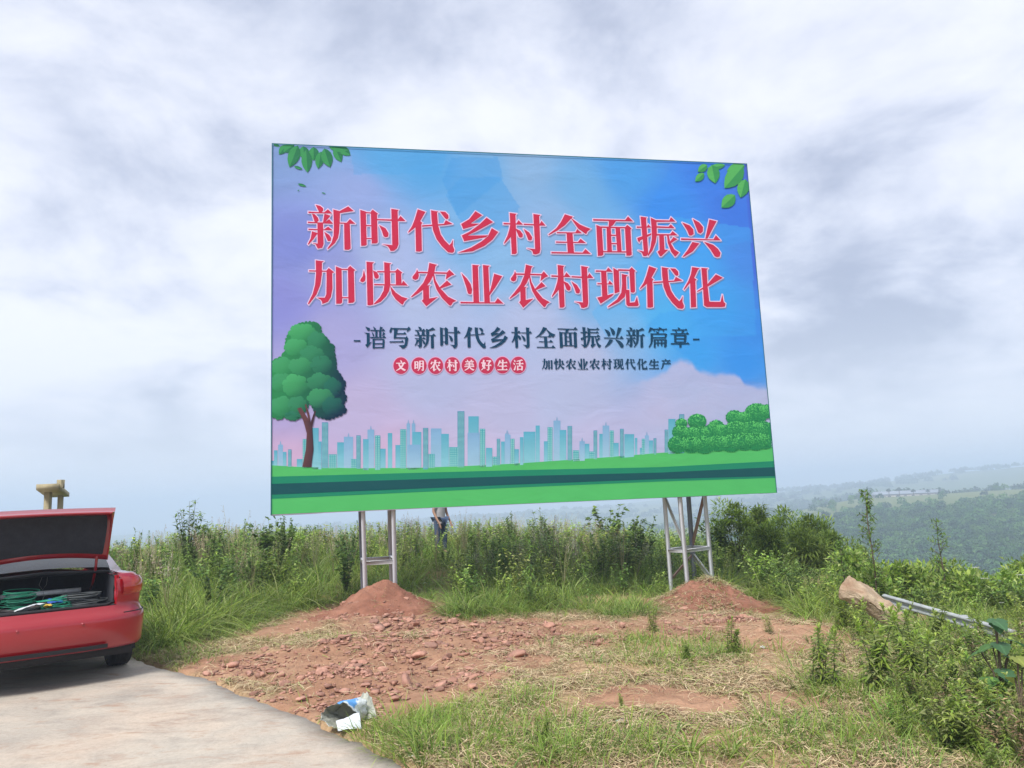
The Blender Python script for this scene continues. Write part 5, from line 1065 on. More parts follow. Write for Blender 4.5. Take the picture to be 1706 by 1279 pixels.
def seedhead(h=1.1, n=7, P=None, spread=.25, head=.10, hc=(.46, .38, .30)):
    parts = []
    for b in range(n):
        a_ = rng.uniform(0, 6.28); hh = h * rng.uniform(.7, 1.05); s_ = spread * rng.uniform(.2, 1); u = np.linspace(0, 1, 4); C_ = np.column_stack([np.cos(a_) * s_ * u ** 2, np.sin(a_) * s_ * u ** 2, hh * u - .03])
        parts.append(stem(C_, np.linspace(.004, .0015, 4), (.30, .27, .14), 3)); k = 22; t = rng.uniform(.0, 1, k); P0 = C_[-1] - np.array([0, 0, 1]) * (t * head * 2)[:, None] + rng.normal(0, head * .12, (k, 3)); D = rng.normal(0, 1, (k, 3)); D[:, 2] = np.abs(D[:, 2])
        parts.append(leafset(P0, D, head * rng.uniform(.2, .5, k), np.full(k, .006), np.array(hc) * rng.uniform(.75, 1.2, (k, 1)), .1))
    return merge(*parts)
def umbel(h=.9):
    parts = [stem([(0, 0, -.03), (0, 0, h * .5), (.01, 0, h)], .004, (.2, .26, .1), 3)]
    n = 70; a_ = rng.uniform(0, 6.28, n); r = .07 * np.sqrt(rng.random(n)); P0 = np.column_stack([r * np.cos(a_), r * np.sin(a_), np.full(n, h) + .012 * rng.random(n)]); D = np.column_stack([np.cos(a_), np.sin(a_), np.full(n, .3)])
    parts.append(leafset(P0, D, np.full(n, .022), np.full(n, .018), np.tile((.55, .56, .5), (n, 1)), 0)); parts.append(weed(h * .8, 26, .12, .03)); return merge(*parts)

# where the thicket begins (world ground positions along its near edge)
be = [(-16, 13), (-9, 13.2), (-6.4, 11.6), (-5.2, 10.2), gp(240, 1088), gp(330, 1068), gp(420, 1030), (-3.6, 13.2), (-2.9, 13.6), (-1.7, 13.2), (-1.15, 12.0), gp(770, 1034), gp(850, 1026), gp(950, 1014), gp(1040, 1020), (1.9, 11.9), (2.3, 13.4), (3.6, 13.5), gp(1262, 1008), gp(1340, 1012), gp(1395, 1020), (4.6, 9.4), (5.2, 8.0), (5.4, 6.4), (5.3, 5.0), (5.0, 3.0)]
def thd(x, y): return np.abs(poly_dist(x, y, be)) * poly_side(x, y, be, [(400, 3), (400, 400), (-400, 400), (-400, 13)])
def in_thicket(x, y, m=0.): return thd(x, y) > m          # left of the walk = behind
def offmound(x, y):
    o = np.ones(np.shape(x), bool)
    for q_ in MOUNDS: o &= ~((np.abs(x - q_[0]) < q_[3] * .98) & (y < q_[1] + .55) & (y > q_[1] - 2))
    return o
def thk(n, m=0., xr=(-15, 13), yr=(4.5, 30), far=1.0):
    k = n * 8; x = rng.uniform(*xr, k); y = yr[0] + (yr[1] - yr[0]) * rng.random(k) ** far; d = thd(x, y); ok = (d > m) & offmound(x, y) & (np.abs(x) < y * .80 + 1.0) & (road_d(x, y) > .25)
    x, y, d = x[ok][:n], y[ok][:n], d[ok][:n]; return x, y, gz(x, y), d
def put(mb, tms, x, y, z, sc, tint=.18, tl=.12):
    n = len(x); ix = rng.integers(0, len(tms), n); sc = np.asarray(sc) * np.ones(n)
    for k, tm in enumerate(tms):
        s = ix == k; m = int(s.sum())
        if m: stamp(mb, tm, np.column_stack([x[s], y[s], z[s]]), rng.uniform(0, 6.28, m), sc[s], 1 + rng.uniform(-tint, tint, (m, 1)) + rng.normal(0, .04, (m, 3)), (rng.normal(0, tl, m), rng.normal(0, tl, m)))
# height the thicket may reach so that its skyline matches
def topz(x, y):
    px = 853 + 1282 * x / y; ys = np.interp(px, [150, 220, 320, 440, 560, 700, 800, 950, 1040, 1090, 1150, 1250, 1400, 1500, 1706], [905, 885, 868, 872, 870, 862, 858, 850, 858, 872, 878, 915, 945, 958, 965])
    hz_ = 864.5 - .0427 * px - 1.5; ys = np.where((np.abs(px - 733) < 15) & (y < 20.2), 897, ys); return EYE[2] - (ys - hz_) * y / 1282.
def hmax(x, y, z): return np.clip(topz(x, y) - z, .12, 1.5) * np.clip(.86 + .42 * fbm(x, y, 1.1, 3, 511), .5, 1.08)
tall = MB(); Tg = [tuft(20, .13, 1.0, .017, .3, .8) for _ in range(4)] + [tuft(20, .12, 1.0, .022, .34, 1.0, YG) for _ in range(5)]
x, y, z, d = thk(5200, .05, far=1.3); hm = hmax(x, y, z); patch = fbm(x, y, 2.2, 3, 71); keep = (patch > -.25) | (x < -2.2) ; x, y, z, d, hm, patch = [q[keep] for q in (x, y, z, d, hm, patch)]
put(tall, Tg, x, y, z, np.minimum(hm * .95, (np.where(x < -2.4, .62, .42) + .38 * smooth(0, 1.5, d) + .2 * patch) * rng.uniform(.6, 1.15, len(x))))
bx2, by2, bs2 = [], [], []
for px, py, rr_, k, s_ in [(270, 1085, .35, 26, .75), (330, 1050, .4, 34, .8), (400, 1020, .4, 30, .75), (300, 1015, .5, 30, .85), (470, 1005, .4, 22, .6), (380, 985, .8, 40, .8), (300, 1065, .5, 40, .85), (350, 1030, .6, 44, .9), (440, 985, .9, 40, .85), (900, 965, 1.2, 40, .8), (1000, 960, 1.2, 36, .8), (760, 970, 1.0, 30, .8), (1260, 975, .8, 40, .8), (520, 960, 1.2, 40, .8), (1240, 1000, .35, 22, .75), (1290, 1000, .35, 26, .8), (1330, 1008, .3, 18, .6), (1210, 992, .3, 14, .7), (600, 985, .6, 20, .6), (820, 1018, .4, 20, .55), (900, 1012, .4, 18, .55)]:
    cx_, cy_ = gp(px, py, -.05); xx, yy = rng.normal(cx_, rr_, k), rng.normal(cy_, rr_ * 1.2, k); ok = in_thicket(xx, yy, .05) & offmound(xx, yy) & (road_d(xx, yy) > .2); bx2.append(xx[ok]); by2.append(yy[ok]); bs2.append(s_ * rng.uniform(.75, 1.15, ok.sum()))
bx2, by2, bs2 = map(np.concatenate, (bx2, by2, bs2)); Ag = [tuft(34, .13, 1.15, .026, .42, 1.15, YG * q_, 6) for q_ in (.75, .9, 1.05, .8)]; put(tall, Ag, bx2, by2, gz(bx2, by2), bs2, .2, .1)
tag(tall.build('tall_grass', m_leaf), 'long arching green grass growing behind and around the billboard', 'grass', kind='stuff')
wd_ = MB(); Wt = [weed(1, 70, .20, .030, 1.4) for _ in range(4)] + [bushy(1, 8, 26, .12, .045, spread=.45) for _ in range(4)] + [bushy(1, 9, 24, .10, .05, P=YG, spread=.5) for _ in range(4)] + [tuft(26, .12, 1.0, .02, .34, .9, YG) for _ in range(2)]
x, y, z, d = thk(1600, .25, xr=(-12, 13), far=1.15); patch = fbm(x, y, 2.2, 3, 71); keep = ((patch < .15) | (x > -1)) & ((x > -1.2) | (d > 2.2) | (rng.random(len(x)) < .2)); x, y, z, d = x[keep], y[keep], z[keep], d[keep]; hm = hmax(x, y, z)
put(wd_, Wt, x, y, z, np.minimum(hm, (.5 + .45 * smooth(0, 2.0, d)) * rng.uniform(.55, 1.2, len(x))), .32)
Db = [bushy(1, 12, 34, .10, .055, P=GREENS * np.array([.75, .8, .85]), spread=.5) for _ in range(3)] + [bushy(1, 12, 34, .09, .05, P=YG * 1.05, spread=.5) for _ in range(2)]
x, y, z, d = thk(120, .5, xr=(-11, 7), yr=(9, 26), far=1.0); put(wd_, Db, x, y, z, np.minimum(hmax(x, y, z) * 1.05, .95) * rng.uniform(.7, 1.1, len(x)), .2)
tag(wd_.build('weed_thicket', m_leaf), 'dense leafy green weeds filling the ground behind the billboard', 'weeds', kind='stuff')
sh = MB(); St = [seedhead(1, 7) for _ in range(3)] + [seedhead(1, 6, hc=(.50, .45, .36), head=.13) for _ in range(2)] + [seedhead(1, 8, hc=(.30, .17, .11), head=.07) for _ in range(2)]
x, y, z, d = thk(520, .9, xr=(-11, 9), yr=(10, 28), far=.9); k_ = (x < 2.8); x, y, z = x[k_], y[k_], z[k_]; put(sh, St, x, y, z, np.minimum(hmax(x, y, z) * 1.08, 1.25) * rng.uniform(.75, 1.05, len(x)))
tag(sh.build('seeding_grass', m_straw), 'pale brown seed heads standing among the weeds', 'grass', kind='stuff')
# lying straw and cut grass on the trodden ground
stw = MB()
def strawpatch(n, fn, xr, yr, P, ln=.16, w=.004, lift=.03):
    x, y = scatter(n, fn, xr, yr); n = len(x); a_ = rng.uniform(0, 6.28, n); z = gz(x, y) + rng.uniform(.003, lift, n); L_ = ln * rng.uniform(.4, 1.5, n); seg = 3; t = np.linspace(-.5, .5, seg + 1)[None]; bend = rng.normal(0, .5, (n, 1)); an = a_[:, None] + bend * t * 2
    X_ = x[:, None] + L_[:, None] * t * np.cos(an); Y_ = y[:, None] + L_[:, None] * t * np.sin(an); Z_ = z[:, None] + rng.uniform(0, lift, (n, 1)) * (1 - (2 * t) ** 2) + rng.normal(0, .01, (n, 1)) * t * 2 * 2
    wd2 = w * rng.uniform(.6, 1.4, (n, 1, 1)) * .5; S = np.stack([-np.sin(an), np.cos(an), np.full(an.shape, .35)], -1); P_ = np.stack([X_, Y_, Z_], -1); V = np.stack([P_ - S * wd2, P_ + S * wd2], 2); k = 2 * (seg + 1); I = (np.arange(n) * k)[:, None] + np.arange(seg)[None] * 2
    stw.add(V.reshape(-1, 3), np.stack([I, I + 1, I + 3, I + 2], -1).reshape(-1, 4), None, np.repeat(pal(P, n), k, 0))
offroad = lambda x, y: (road_d(x, y) > .10)
fw = lambda x, y: offroad(x, y) * (~in_thicket(x, y, .1)) * (.04 + .96 * (1 - dirt_w(x, y))) * (np.abs(x) < y * .72 + .3)
near = lambda x, y: fw(x, y) * (.15 + .85 * smooth(-.35, .15, fbm(x, y, .6, 3, 611))) * np.interp(y, [3.8, 6, 9, 13], [1, .8, .45, .3])
strawpatch(52000, near, (-5.5, 5.6), (4.0, 13.4), STRAW)
strawpatch(4500, lambda x, y: near(x, y) * (fbm(x, y, .7, 3, 91) > .0), (-5.5, 5.6), (4.0, 13.4), YG * .8, .14, .005)
strawpatch(2600, lambda x, y: offroad(x, y) * dirt_w(x, y) * .5 * (x > -.5 + .6 * fbm(x, y, 1, 2, 5)), (-3, 4.5), (6.5, 12.4), STRAW, .14, .003, .02)
tag(stw.build('cut_straw', m_straw), 'dry cut straw lying scattered over the trodden ground', 'straw', kind='stuff')
# short grass regrowing
sg = MB(); Sg = [tuft(14, .07, .2, .006, .45, .6, YG, 3) for _ in range(4)] + [tuft(12, .06, .2, .007, .4, .6, GREENS, 3) for _ in range(2)] + [tuft(12, .08, .16, .005, .6, .6, STRAW, 3) for _ in range(2)]
gw = lambda x, y: fw(x, y) * np.maximum(smooth(-.05, .35, fbm(x, y, .8, 3, 95)) * .55, smooth(1.6, 3.6, x) * .6)
x, y = scatter(380, gw, (-5.5, 5.6), (4.0, 13.0)); put(sg, Sg, x, y, gz(x, y), rng.uniform(.5, 1.3, len(x)), .2, .2)
def blobpts(n, L_):
    xs2, ys2 = [], []
    for px, py, r, q in L_:
        cx_, cy_ = gp(px, py, -.03); k = int(n * q); xs2.append(rng.normal(cx_, r, k)); ys2.append(rng.normal(cy_, r, k))
    x, y = np.concatenate(xs2), np.concatenate(ys2); ok = offroad(x, y); return x[ok], y[ok]
x, y = blobpts(100, [(640, 1228, .12, .3), (700, 1240, .16, 1), (740, 1205, .16, .6), (800, 1240, .2, .4), (860, 1180, .2, .4), (720, 1270, .15, .5), (960, 1230, .2, .5), (300, 1100, .3, .5), (450, 1190, .1, .12), (540, 1225, .08, .1), (1190, 1080, .3, .7), (1050, 1070, .25, .5), (1100, 1100, .3, .5), (900, 1270, .2, .6), (1040, 1270, .2, .6), (1300, 1250, .3, .8), (1450, 1230, .35, 1), (1560, 1180, .4, 1.2), (1400, 1150, .3, .7), (1640, 1150, .35, 1.2), (1600, 1250, .3, 1), (1660, 1200, .3, 1.5), (1560, 1060, .4, 1.5), (1640, 1090, .3, 1.4), (1500, 1060, .3, .8)])
put(sg, Sg[:6], x, y, gz(x, y), rng.uniform(.7, 1.7, len(x)), .2, .2)
tag(sg.build('short_grass', m_leaf), 'short green and yellow grass regrowing on the trodden ground', 'grass', kind='stuff')
# fringe grass leaning over the dug earth along the thicket edge
fg = MB(); Fg = [tuft(16, .10, .55, .011, .5, .95, YG) for _ in range(3)] + [tuft(16, .10, .55, .012, .45, .9, GREENS) for _ in range(3)]
xs2, ys2 = [], []
for (x0, y0), (x1, y1) in zip(be[2:-1], be[3:]):
    n = int(math.hypot(x1 - x0, y1 - y0) * 26); t = rng.random(n); xs2.append(x0 + (x1 - x0) * t + rng.normal(0, .16, n)); ys2.append(y0 + (y1 - y0) * t + rng.normal(.1, .16, n))
x, y = np.concatenate(xs2), np.concatenate(ys2); ok = offroad(x, y)
ok &= offmound(x, y)
x, y = x[ok], y[ok]; put(fg, Fg, x, y, gz(x, y), rng.uniform(.45, 1.05, len(x)), .2, .15)
tag(fg.build('fringe_grass', m_leaf), 'bright grass leaning out over the edge of the dug earth', 'grass', kind='stuff')

# ---- single plants
def mesh_of(tm, name, mat):
    mb = MB(); mb.add(*tm); me = mb.mesh(name); me.materials.append(mat); return me
def plant(name, me, x, y, s, label, cat, group=None, rz=None, z=None, tilt=(0, 0)):
    o = bpy.data.objects.new(name, me); C.objects.link(o); o.location = (x, y, float(gz(x, y)[0]) if z is None else z); o.scale = (s, s, s) if np.isscalar(s) else s
    o.rotation_euler = (tilt[0], tilt[1], rng.uniform(0, 6.28) if rz is None else rz); return tag(o, label, cat, group)
def clump(k, spread=.22):
    mb = MB()
    for q_ in range(k):
        V, Q, T, K = weed(rng.uniform(.6, 1.05), 110, .24, .034, 1.45, YG * rng.uniform(.65, .95), rng.uniform(.2, .45), rng.uniform(0, .35)); a_ = rng.uniform(0, 6.28); c_, s_ = math.cos(a_), math.sin(a_)
        mb.add(np.column_stack([V[:, 0] * c_ - V[:, 1] * s_ + rng.normal(0, spread * .4), V[:, 0] * s_ + V[:, 1] * c_ + rng.normal(0, spread * .4), V[:, 2]]), Q, T, K)
    return mb.arrays()
leafy = [mesh_of(clump(4 + k % 3), 'leafy_weed', m_leaf_obj) for k in range(5)]
ug = MB(); Ub = [bushy(1, 11, 26, .16, .045, P=YG * .8, spread=.55, droop=.4) for _ in range(3)] + [bushy(1, 9, 24, .14, .06, P=GREENS, spread=.55) for _ in range(2)] + [clump(3, .3), clump(3, .3)] + [bushy(1, 9, 22, .10, .03, P=STRAW * .8, spread=.5, droop=.3), seedhead(1, 9, hc=(.42, .33, .2)), bushy(1, 9, 30, .10, .025, P=np.vstack([STRAW, YG]) * .9, spread=.6, droop=.5)]
ux, uy = blobpts(25, [(1690, 1120, .25, 1.4), (1640, 1160, .3, 1.3), (1690, 1200, .25, 1.4), (1700, 1260, .2, 1), (1600, 1190, .25, .9), (1560, 1130, .3, .9), (1680, 1095, .25, .8), (1500, 1090, .3, .5), (1540, 1230, .2, .3), (1640, 1250, .2, .6), (1440, 1110, .2, .2), (1430, 1050, .3, .5), (1350, 1090, .3, .2)])
put(ug, Ub, ux, uy, gz(ux, uy), rng.uniform(.12, .38, len(ux)) * np.interp(ux / uy, [.3, .5, .65], [.7, 1., 1.25]), .25, .15)
tag(ug.build('leafy_undergrowth', m_leaf), 'bright leafy weeds filling the lower right corner and the right edge', 'weeds', kind='stuff')
for (px, py, h, tl_, lb) in [(1092, 1062, .27, 0, 'small upright bright green weed in front of the right mound'), (1145, 1112, .22, .3, 'drooping wilted weed left of centre in the cut grass below the right mound'), (1225, 1098, .34, .1, 'bent dark green weed below the right edge of the right mound'), (1281, 1068, .16, 0, 'tiny yellow-green weed beside the right mound'), (1388, 1160, .46, -.1, 'drooping tall weed left of the leafy weeds at right'), (1468, 1168, .60, .05, 'large leafy weed with narrow leaves, left one of the right-hand clump'), (1535, 1185, .58, 0, 'large leafy weed with bright tips at the centre of the right-hand clump'), (1516, 1130, .50, 0, 'leafy weed behind the right-hand clump below the rock slab'), (1602, 1262, .34, 0, 'leafy weed near the lower right corner'), (1600, 1140, .4, 0, 'slender weed right of the right-hand clump'), (1405, 1055, .42, 0, 'thin weed standing in front of the rock slab'), (1440, 1070, .36, 0, 'slender green weed on the near side of the rock slab'), (1565, 1095, .42, .2, 'weed in front of the crash barrier'), (905, 1262, .18, 0, 'leafy weed at the bottom edge below the straw'), (1035, 1195, .10, 0, 'tiny weed beside the white scrap'), (605, 1215, .13, 0, 'small weed beside the woven sack'), (1650, 1100, .4, 0, 'leafy weed under the broad leaves'), (1460, 1020, .25, 0, 'weed growing behind the rock slab')]:
    x, y = gp(px, py, -.08); plant('leafy_weed', leafy[rng.integers(0, 5)], x, y, (h * 1.15,) * 3, lb, 'weed', 'single leafy weeds on the trodden ground', tilt=(0, tl_))
bladed = [mesh_of(tuft(34, .10, 1.0, .045, .35, .8, YG * .9, 5), 'grass_clump', m_leaf_obj) for _ in range(3)]
for (px, py, h, lb) in [(1150, 1262, .34, 'broad-bladed grass clump at bottom right of centre'), (1215, 1268, .28, 'broad-bladed grass clump right of the larger one at the bottom'), (1105, 1275, .26, 'broad-bladed grass clump at the bottom edge near the straw'), (905, 1279, .24, 'dark broad-bladed grass clump at the bottom edge'), (985, 1277, .20, 'small broad-bladed grass clump at the bottom centre'), (712, 1225, .18, 'yellow-green grass clump right of the woven sack')]:
    x, y = gp(px, py, -.05); plant('grass_clump', bladed[rng.integers(0, 3)], x, y, h, lb, 'grass clump', 'broad-bladed grass clumps in the foreground')
# skyline weeds left and middle
feath = [mesh_of(bushy(1, 14, 44, .085, .028, P=GREENS * .8, spread=.32, droop=.15), 'tall_weed', m_leaf_obj) for _ in range(3)]
def sky_plant(px, ytop, Y, wid, name, mes, label, cat, group=None):
    top = atY(px, ytop, Y); z0 = float(gz(top[0], Y)[0]); h = top[2] - z0; o = plant(name, mes[rng.integers(0, len(mes))], float(top[0]), Y, (wid * h, wid * h, h), label, cat, group); return o
sky_plant(315, 832, 17, 1.0, 'tall_weed', feath, 'tall feathery grey-green weed standing above the grass left of the billboard', 'weed')
sky_plant(352, 868, 16.5, .8, 'tall_weed', feath, 'lower weed just right of the tall feathery weed', 'weed')
darkb = [mesh_of(bushy(1, 16, 40, .11, .06, P=GREENS * .75, spread=.45), 'bush', m_leaf_obj) for _ in range(3)]
sky_plant(455, 860, 16, 1.0, 'bush', darkb, 'dark leafy bush below the lower left corner of the billboard', 'bush'); sky_plant(478, 857, 16.5, .5, 'bush', darkb, 'slim dark bush right of the dark leafy bush by the billboard corner', 'bush')
sky_plant(225, 880, 15, .5, 'tall_weed', feath, 'thin weed stems rising just right of the car', 'weed')
sky_plant(1010, 840, 21, 1.0, 'bush', darkb, 'tall green bush seen under the billboard left of the right tower', 'bush'); sky_plant(1060, 858, 18, .8, 'bush', darkb, 'dark bush just left of the right tower', 'bush'); sky_plant(905, 846, 20, .9, 'tall_weed', feath, 'weed touching the lower edge of the billboard near its middle', 'weed'); sky_plant(850, 850, 19, .7, 'tall_weed', feath, 'leafy weed under the billboard right of the standing person', 'weed')
sky_plant(1190, 852, 19, .8, 'bush', darkb, 'bush just right of the right tower', 'bush')
# brown seed stalks against the sky
stalk = [mesh_of(seedhead(1, 9, hc=(.30, .22, .17), head=.05, spread=.22), 'seed_stalks', m_straw) for _ in range(2)]
for px, yt, Y, lb in ((385, 842, 16, 'brown branching seed stalks left of the billboard corner'), (400, 852, 15.5, 'shorter brown seed stalks beside the branching ones'), (262, 872, 15, 'thin dark seed stalks near the car'), (345, 862, 16, 'brown seed stalks right of the tall feathery weed'), (770, 848, 18, 'reddish seed stalks under the billboard right of the person'), (690, 850, 17, 'tan seed stalks under the billboard left of the person'), (240, 885, 14.5, 'short seed stalks beside the car')):
    sky_plant(px, yt, Y, .9, 'seed_stalks', stalk, lb, 'seed stalks')
# shrubs right of the tower
def shrub(name, label, px, ytop, Y, w, seed, nl=2600, P=GREENS, group=None, cat='shrub', zb=None, ll=.13, lw=.045):
    rs = np.random.default_rng(seed); top = atY(px, ytop, Y); x0 = float(top[0]); z0 = float(gz(x0, Y)[0]) - .05; H_ = top[2] - z0; t = thing(name, label, cat, (x0, Y, z0), 0, group)
    nc = 16; cz = rs.uniform(.25, .92, nc); rad = w * .5 * np.sqrt(np.clip(1 - ((cz - .42) / .62) ** 2, .05, 1)) * rs.uniform(.2, .85, nc); ca = rs.uniform(0, 6.28, nc); cc_ = np.column_stack([rad * np.cos(ca), rad * np.sin(ca), cz * H_]); cr_ = w * rs.uniform(.13, .26, nc); cc_[0] = (0, 0, H_ * .9); cr_[0] = w * .12
    ix = rs.integers(0, nc, nl); D = rs.normal(0, 1, (nl, 3)); D /= np.linalg.norm(D, axis=1)[:, None]; P0 = cc_[ix] + D * (cr_[ix] * rs.random(nl) ** .4)[:, None] * np.array([1, 1, .9]); P0[:, 2] = np.maximum(P0[:, 2], .04)
    tint = rs.uniform(.75, 1.3, nc)[ix][:, None]; c_ = P[rs.integers(0, len(P), nl)] * tint * rs.uniform(.8, 1.2, (nl, 1)); D2 = D + rs.normal(0, .6, (nl, 3)); D2[:, 2] += .35
    cr = MB(); cr.add(*leafset(P0, D2, ll * rs.uniform(.6, 1.4, nl), lw * rs.uniform(.7, 1.3, nl), c_, .2)); cr.build('crown', m_leaf_obj, t)
    tk = MB()
    for k in range(nc):
        u = np.linspace(0, 1, 5)[:, None]; base = np.array([rs.normal(0, .05), rs.normal(0, .05), -.1]); C_ = base * (1 - u) + cc_[k] * u; C_[:, :2] *= np.linspace(.3, 1, 5)[:, None]; tube(tk, C_, np.linspace(.022, .004, 5) * max(.6, H_ / 1.6), (.1, .08, .05), 4)
    tk.build('trunk', m_bark, t); return t
for a_ in [(1222, 838, 19.0, 1.25, 'dark green shrub nearest the right tower'), (1258, 846, 21, 1.1, 'dark shrub second to the right of the right tower'), (1303, 847, 20, 1.6, 'tallest bushy dark shrub behind the grass right of the tower'), (1345, 862, 19, 1.3, 'rounded olive shrub right of the tallest shrub'), (1385, 892, 17.5, 1.4, 'low broad olive shrub left of the tall sapling'), (1330, 890, 17.0, 1.2, 'low dark shrub in front of the tallest shrub'), (1275, 880, 16.5, 1.0, 'low leafy shrub right of the right tower above the grass')]:
    shrub('shrub', a_[4], a_[0], a_[1], a_[2], a_[3], int(a_[0]), 3200, GREENS * np.array([1.15, 1.05, .8]), 'shrubs right of the billboard', ll=.16, lw=.032)
for a_ in [(1420, 925, 14, 1.1, 'light green shrub at the foot of the tall sapling'), (1500, 942, 13, 1.3, 'bright green shrub behind the crash barrier'), (1562, 948, 13.5, 1.4, 'light shrub right of the bright one behind the crash barrier'), (1620, 965, 11.5, 1.1, 'leafy shrub behind the barrier towards the right edge'), (1670, 962, 11.8, 1.3, 'dense shrub at the right edge above the barrier'), (1706, 940, 14, 1.5, 'dark shrub cut by the right edge of the view'), (1450, 960, 11.8, .8, 'low shrub behind the rock slab')]:
    shrub('shrub', a_[4], a_[0], a_[1], a_[2], a_[3], int(a_[0]), 2000, np.vstack([YG, GREENS[:3]]), 'shrubs behind the crash barrier', ll=.12, lw=.045)
um = [mesh_of(umbel(1.0), 'umbel_weed', m_leaf_obj) for _ in range(2)]
for px, yt, Y, lb in ((1625, 946, 10.8, 'white flowering umbel weed highest above the barrier'), (1640, 964, 10.2, 'white flat flower head below the highest umbel'), (1668, 1004, 9.0, 'white flower head just above the broad leaves'), (1700, 958, 10.5, 'white flower head at the right edge')):
    sky_plant(px, yt, Y, 1.0, 'flowering_weed', um, lb, 'flowering weed', 'white flowering weeds')
def sapling(name, label, px, ytop, Y, w, seed, whorls=18, nl=14):
    rs = np.random.default_rng(seed); top = atY(px, ytop, Y); x0 = float(top[0]); z0 = float(gz(x0, Y)[0]) - .05; H_ = top[2] - z0; t = thing(name, label, 'sapling', (x0, Y, z0))
    tk = MB(); tube(tk, [(0, 0, -.1), (.02, 0, H_ * .4), (-.01, 0, H_ * .75), (0, 0, H_)], np.array([.016, .012, .007, .003]), (.2, .22, .12), 5); cr = MB()
    for k in range(whorls):
        zt_ = H_ * (.30 + .69 * k / (whorls - 1)); wl_ = w * (1.05 - .8 * k / whorls)
        for b in range(3):
            a_ = rs.uniform(0, 6.28); e_ = rs.uniform(.3, .8); d = np.array([math.cos(a_) * math.cos(e_), math.sin(a_) * math.cos(e_), math.sin(e_)]); L_ = wl_ * rs.uniform(.6, 1.1); tube(tk, [(0, 0, zt_), tuple(np.array([0, 0, zt_]) + d * L_)], .003, (.2, .22, .12), 3)
            tt = rs.uniform(.15, 1.05, nl)[:, None]; P0 = np.array([0, 0, zt_]) + d * L_ * tt; D = rs.normal(0, .7, (nl, 3)) + d * .6; cr.add(*leafset(P0, D, rs.uniform(.04, .09, nl), rs.uniform(.018, .03, nl), GREENS[rs.integers(0, 5, nl)] * rs.uniform(.9, 1.3, (nl, 1)), .2))
    cr.build('crown', m_leaf_obj, t); tk.build('trunk', m_bark, t)
sapling('sapling', 'tall slender sapling rising into the far hillside right of the shrubs', 1441, 818, 11.5, .26, 5, 22, 10)
sapling('sapling', 'thin pale sapling in front of the valley right of the slender one', 1560, 868, 12.5, .30, 6, 14, 7); sapling('sapling', 'low leafy sapling left of the slender sapling', 1400, 905, 12, .25, 9, 10, 12)
# broad-leaved plant at the right edge
def broad(label, px, py, Y, s, seed, cols, nlv=5):
    rs = np.random.default_rng(seed); p = atY(px, py, Y); z0 = float(gz(p[0], Y)[0]); t = thing('broad_leaved_plant', label, 'plant', (float(p[0]), Y, z0)); H_ = p[2] - z0
    stm = MB(); lv = MB()
    for k in range(nlv):
        a_ = rs.uniform(0, 6.28) if k else -1.2; r = s * rs.uniform(.3, 1.3) if k else s * .2; c = np.array([r * math.cos(a_), r * math.sin(a_) * .8, H_ * (1 - .6 * rs.random() * (k > 0))]); tube(stm, [(0, 0, -.05), tuple(c * np.array([.4, .4, .7])), tuple(c)], .006, (.15, .2, .08), 4)
        n = 11; nn = 9; u = np.linspace(0, 1, nn); az = a_ + rs.normal(0, .3); tl_ = rs.uniform(.7, 1.6); rows = []
        for i, uu in enumerate(u):
            wd = s * .52 * math.sin(math.pi * min(1, uu ** .75 * .97 + .03)) ** .8 * (1 + .12 * math.sin(uu * 22)); v_ = np.linspace(-1, 1, n)
            lx = s * (uu - .12) ; X_ = np.full(n, lx) - .14 * s * (np.abs(v_) * (1 - uu)); Y_ = v_ * wd; Z_ = -.25 * s * uu ** 2 * tl_ * 2 + .07 * s * np.abs(v_) ** 1.2 + .012 * np.sin(v_ * 9 + uu * 8) * s; rows.append(np.stack([X_ * math.cos(az) - Y_ * math.sin(az), X_ * math.sin(az) + Y_ * math.cos(az), Z_], -1) + c)
        I = np.arange(nn * n).reshape(nn, n); base_c = np.array(cols[k % len(cols)]); kk = base_c * (1 + .35 * (np.abs(np.tile(np.linspace(-1, 1, n), nn)) < .12))[:, None]
        lv.add(np.concatenate(rows), np.stack([I[:-1, :-1], I[:-1, 1:], I[1:, 1:], I[1:, :-1]], -1).reshape(-1, 4), None, kk)
    stm.build('stem', m_bark, t); lv.build('leaves', m_leaf_obj, t, True)
broad('broad-leaved plant with big dark green leaves in front of the barrier', 1655, 1032, 5.6, .12, 3, [(.09, .20, .09), (.12, .25, .07)], 9)
broad('broad-leaved plant with yellowing leaves at the right edge', 1690, 1095, 5.0, .10, 8, [(.26, .30, .07), (.36, .33, .06), (.20, .27, .07)], 4)
# thin fallen sticks in the straw
for px, py, L_, a_, lb in ((1185, 1130, .5, -1.1, 'thin dry stick lying in the straw at centre right'), (1270, 1155, .4, .4, 'dry forked stick right of centre in the straw'), (870, 1030 + 145, .3, .7, 'short pale stick in the straw below the rubble'), (1440, 1200, .35, .9, 'dry stalk lying left of the leafy weeds'), (1010, 1125, .28, 1.4, 'thin dark stick in the straw near the bare patch')):
    x, y = gp(px, py, -.05); mb = MB(); dx, dy = math.cos(a_) * L_ / 2, math.sin(a_) * L_ / 2; z0 = float(gz(x, y)[0]); tube(mb, [(x - dx, y - dy, z0 + .01), (x + .01, y, z0 + .035), (x + dx, y + dy, z0 + .06)], .004, (.34, .24, .14), 5); tag(mb.build('stick', m_straw), lb, 'stick')

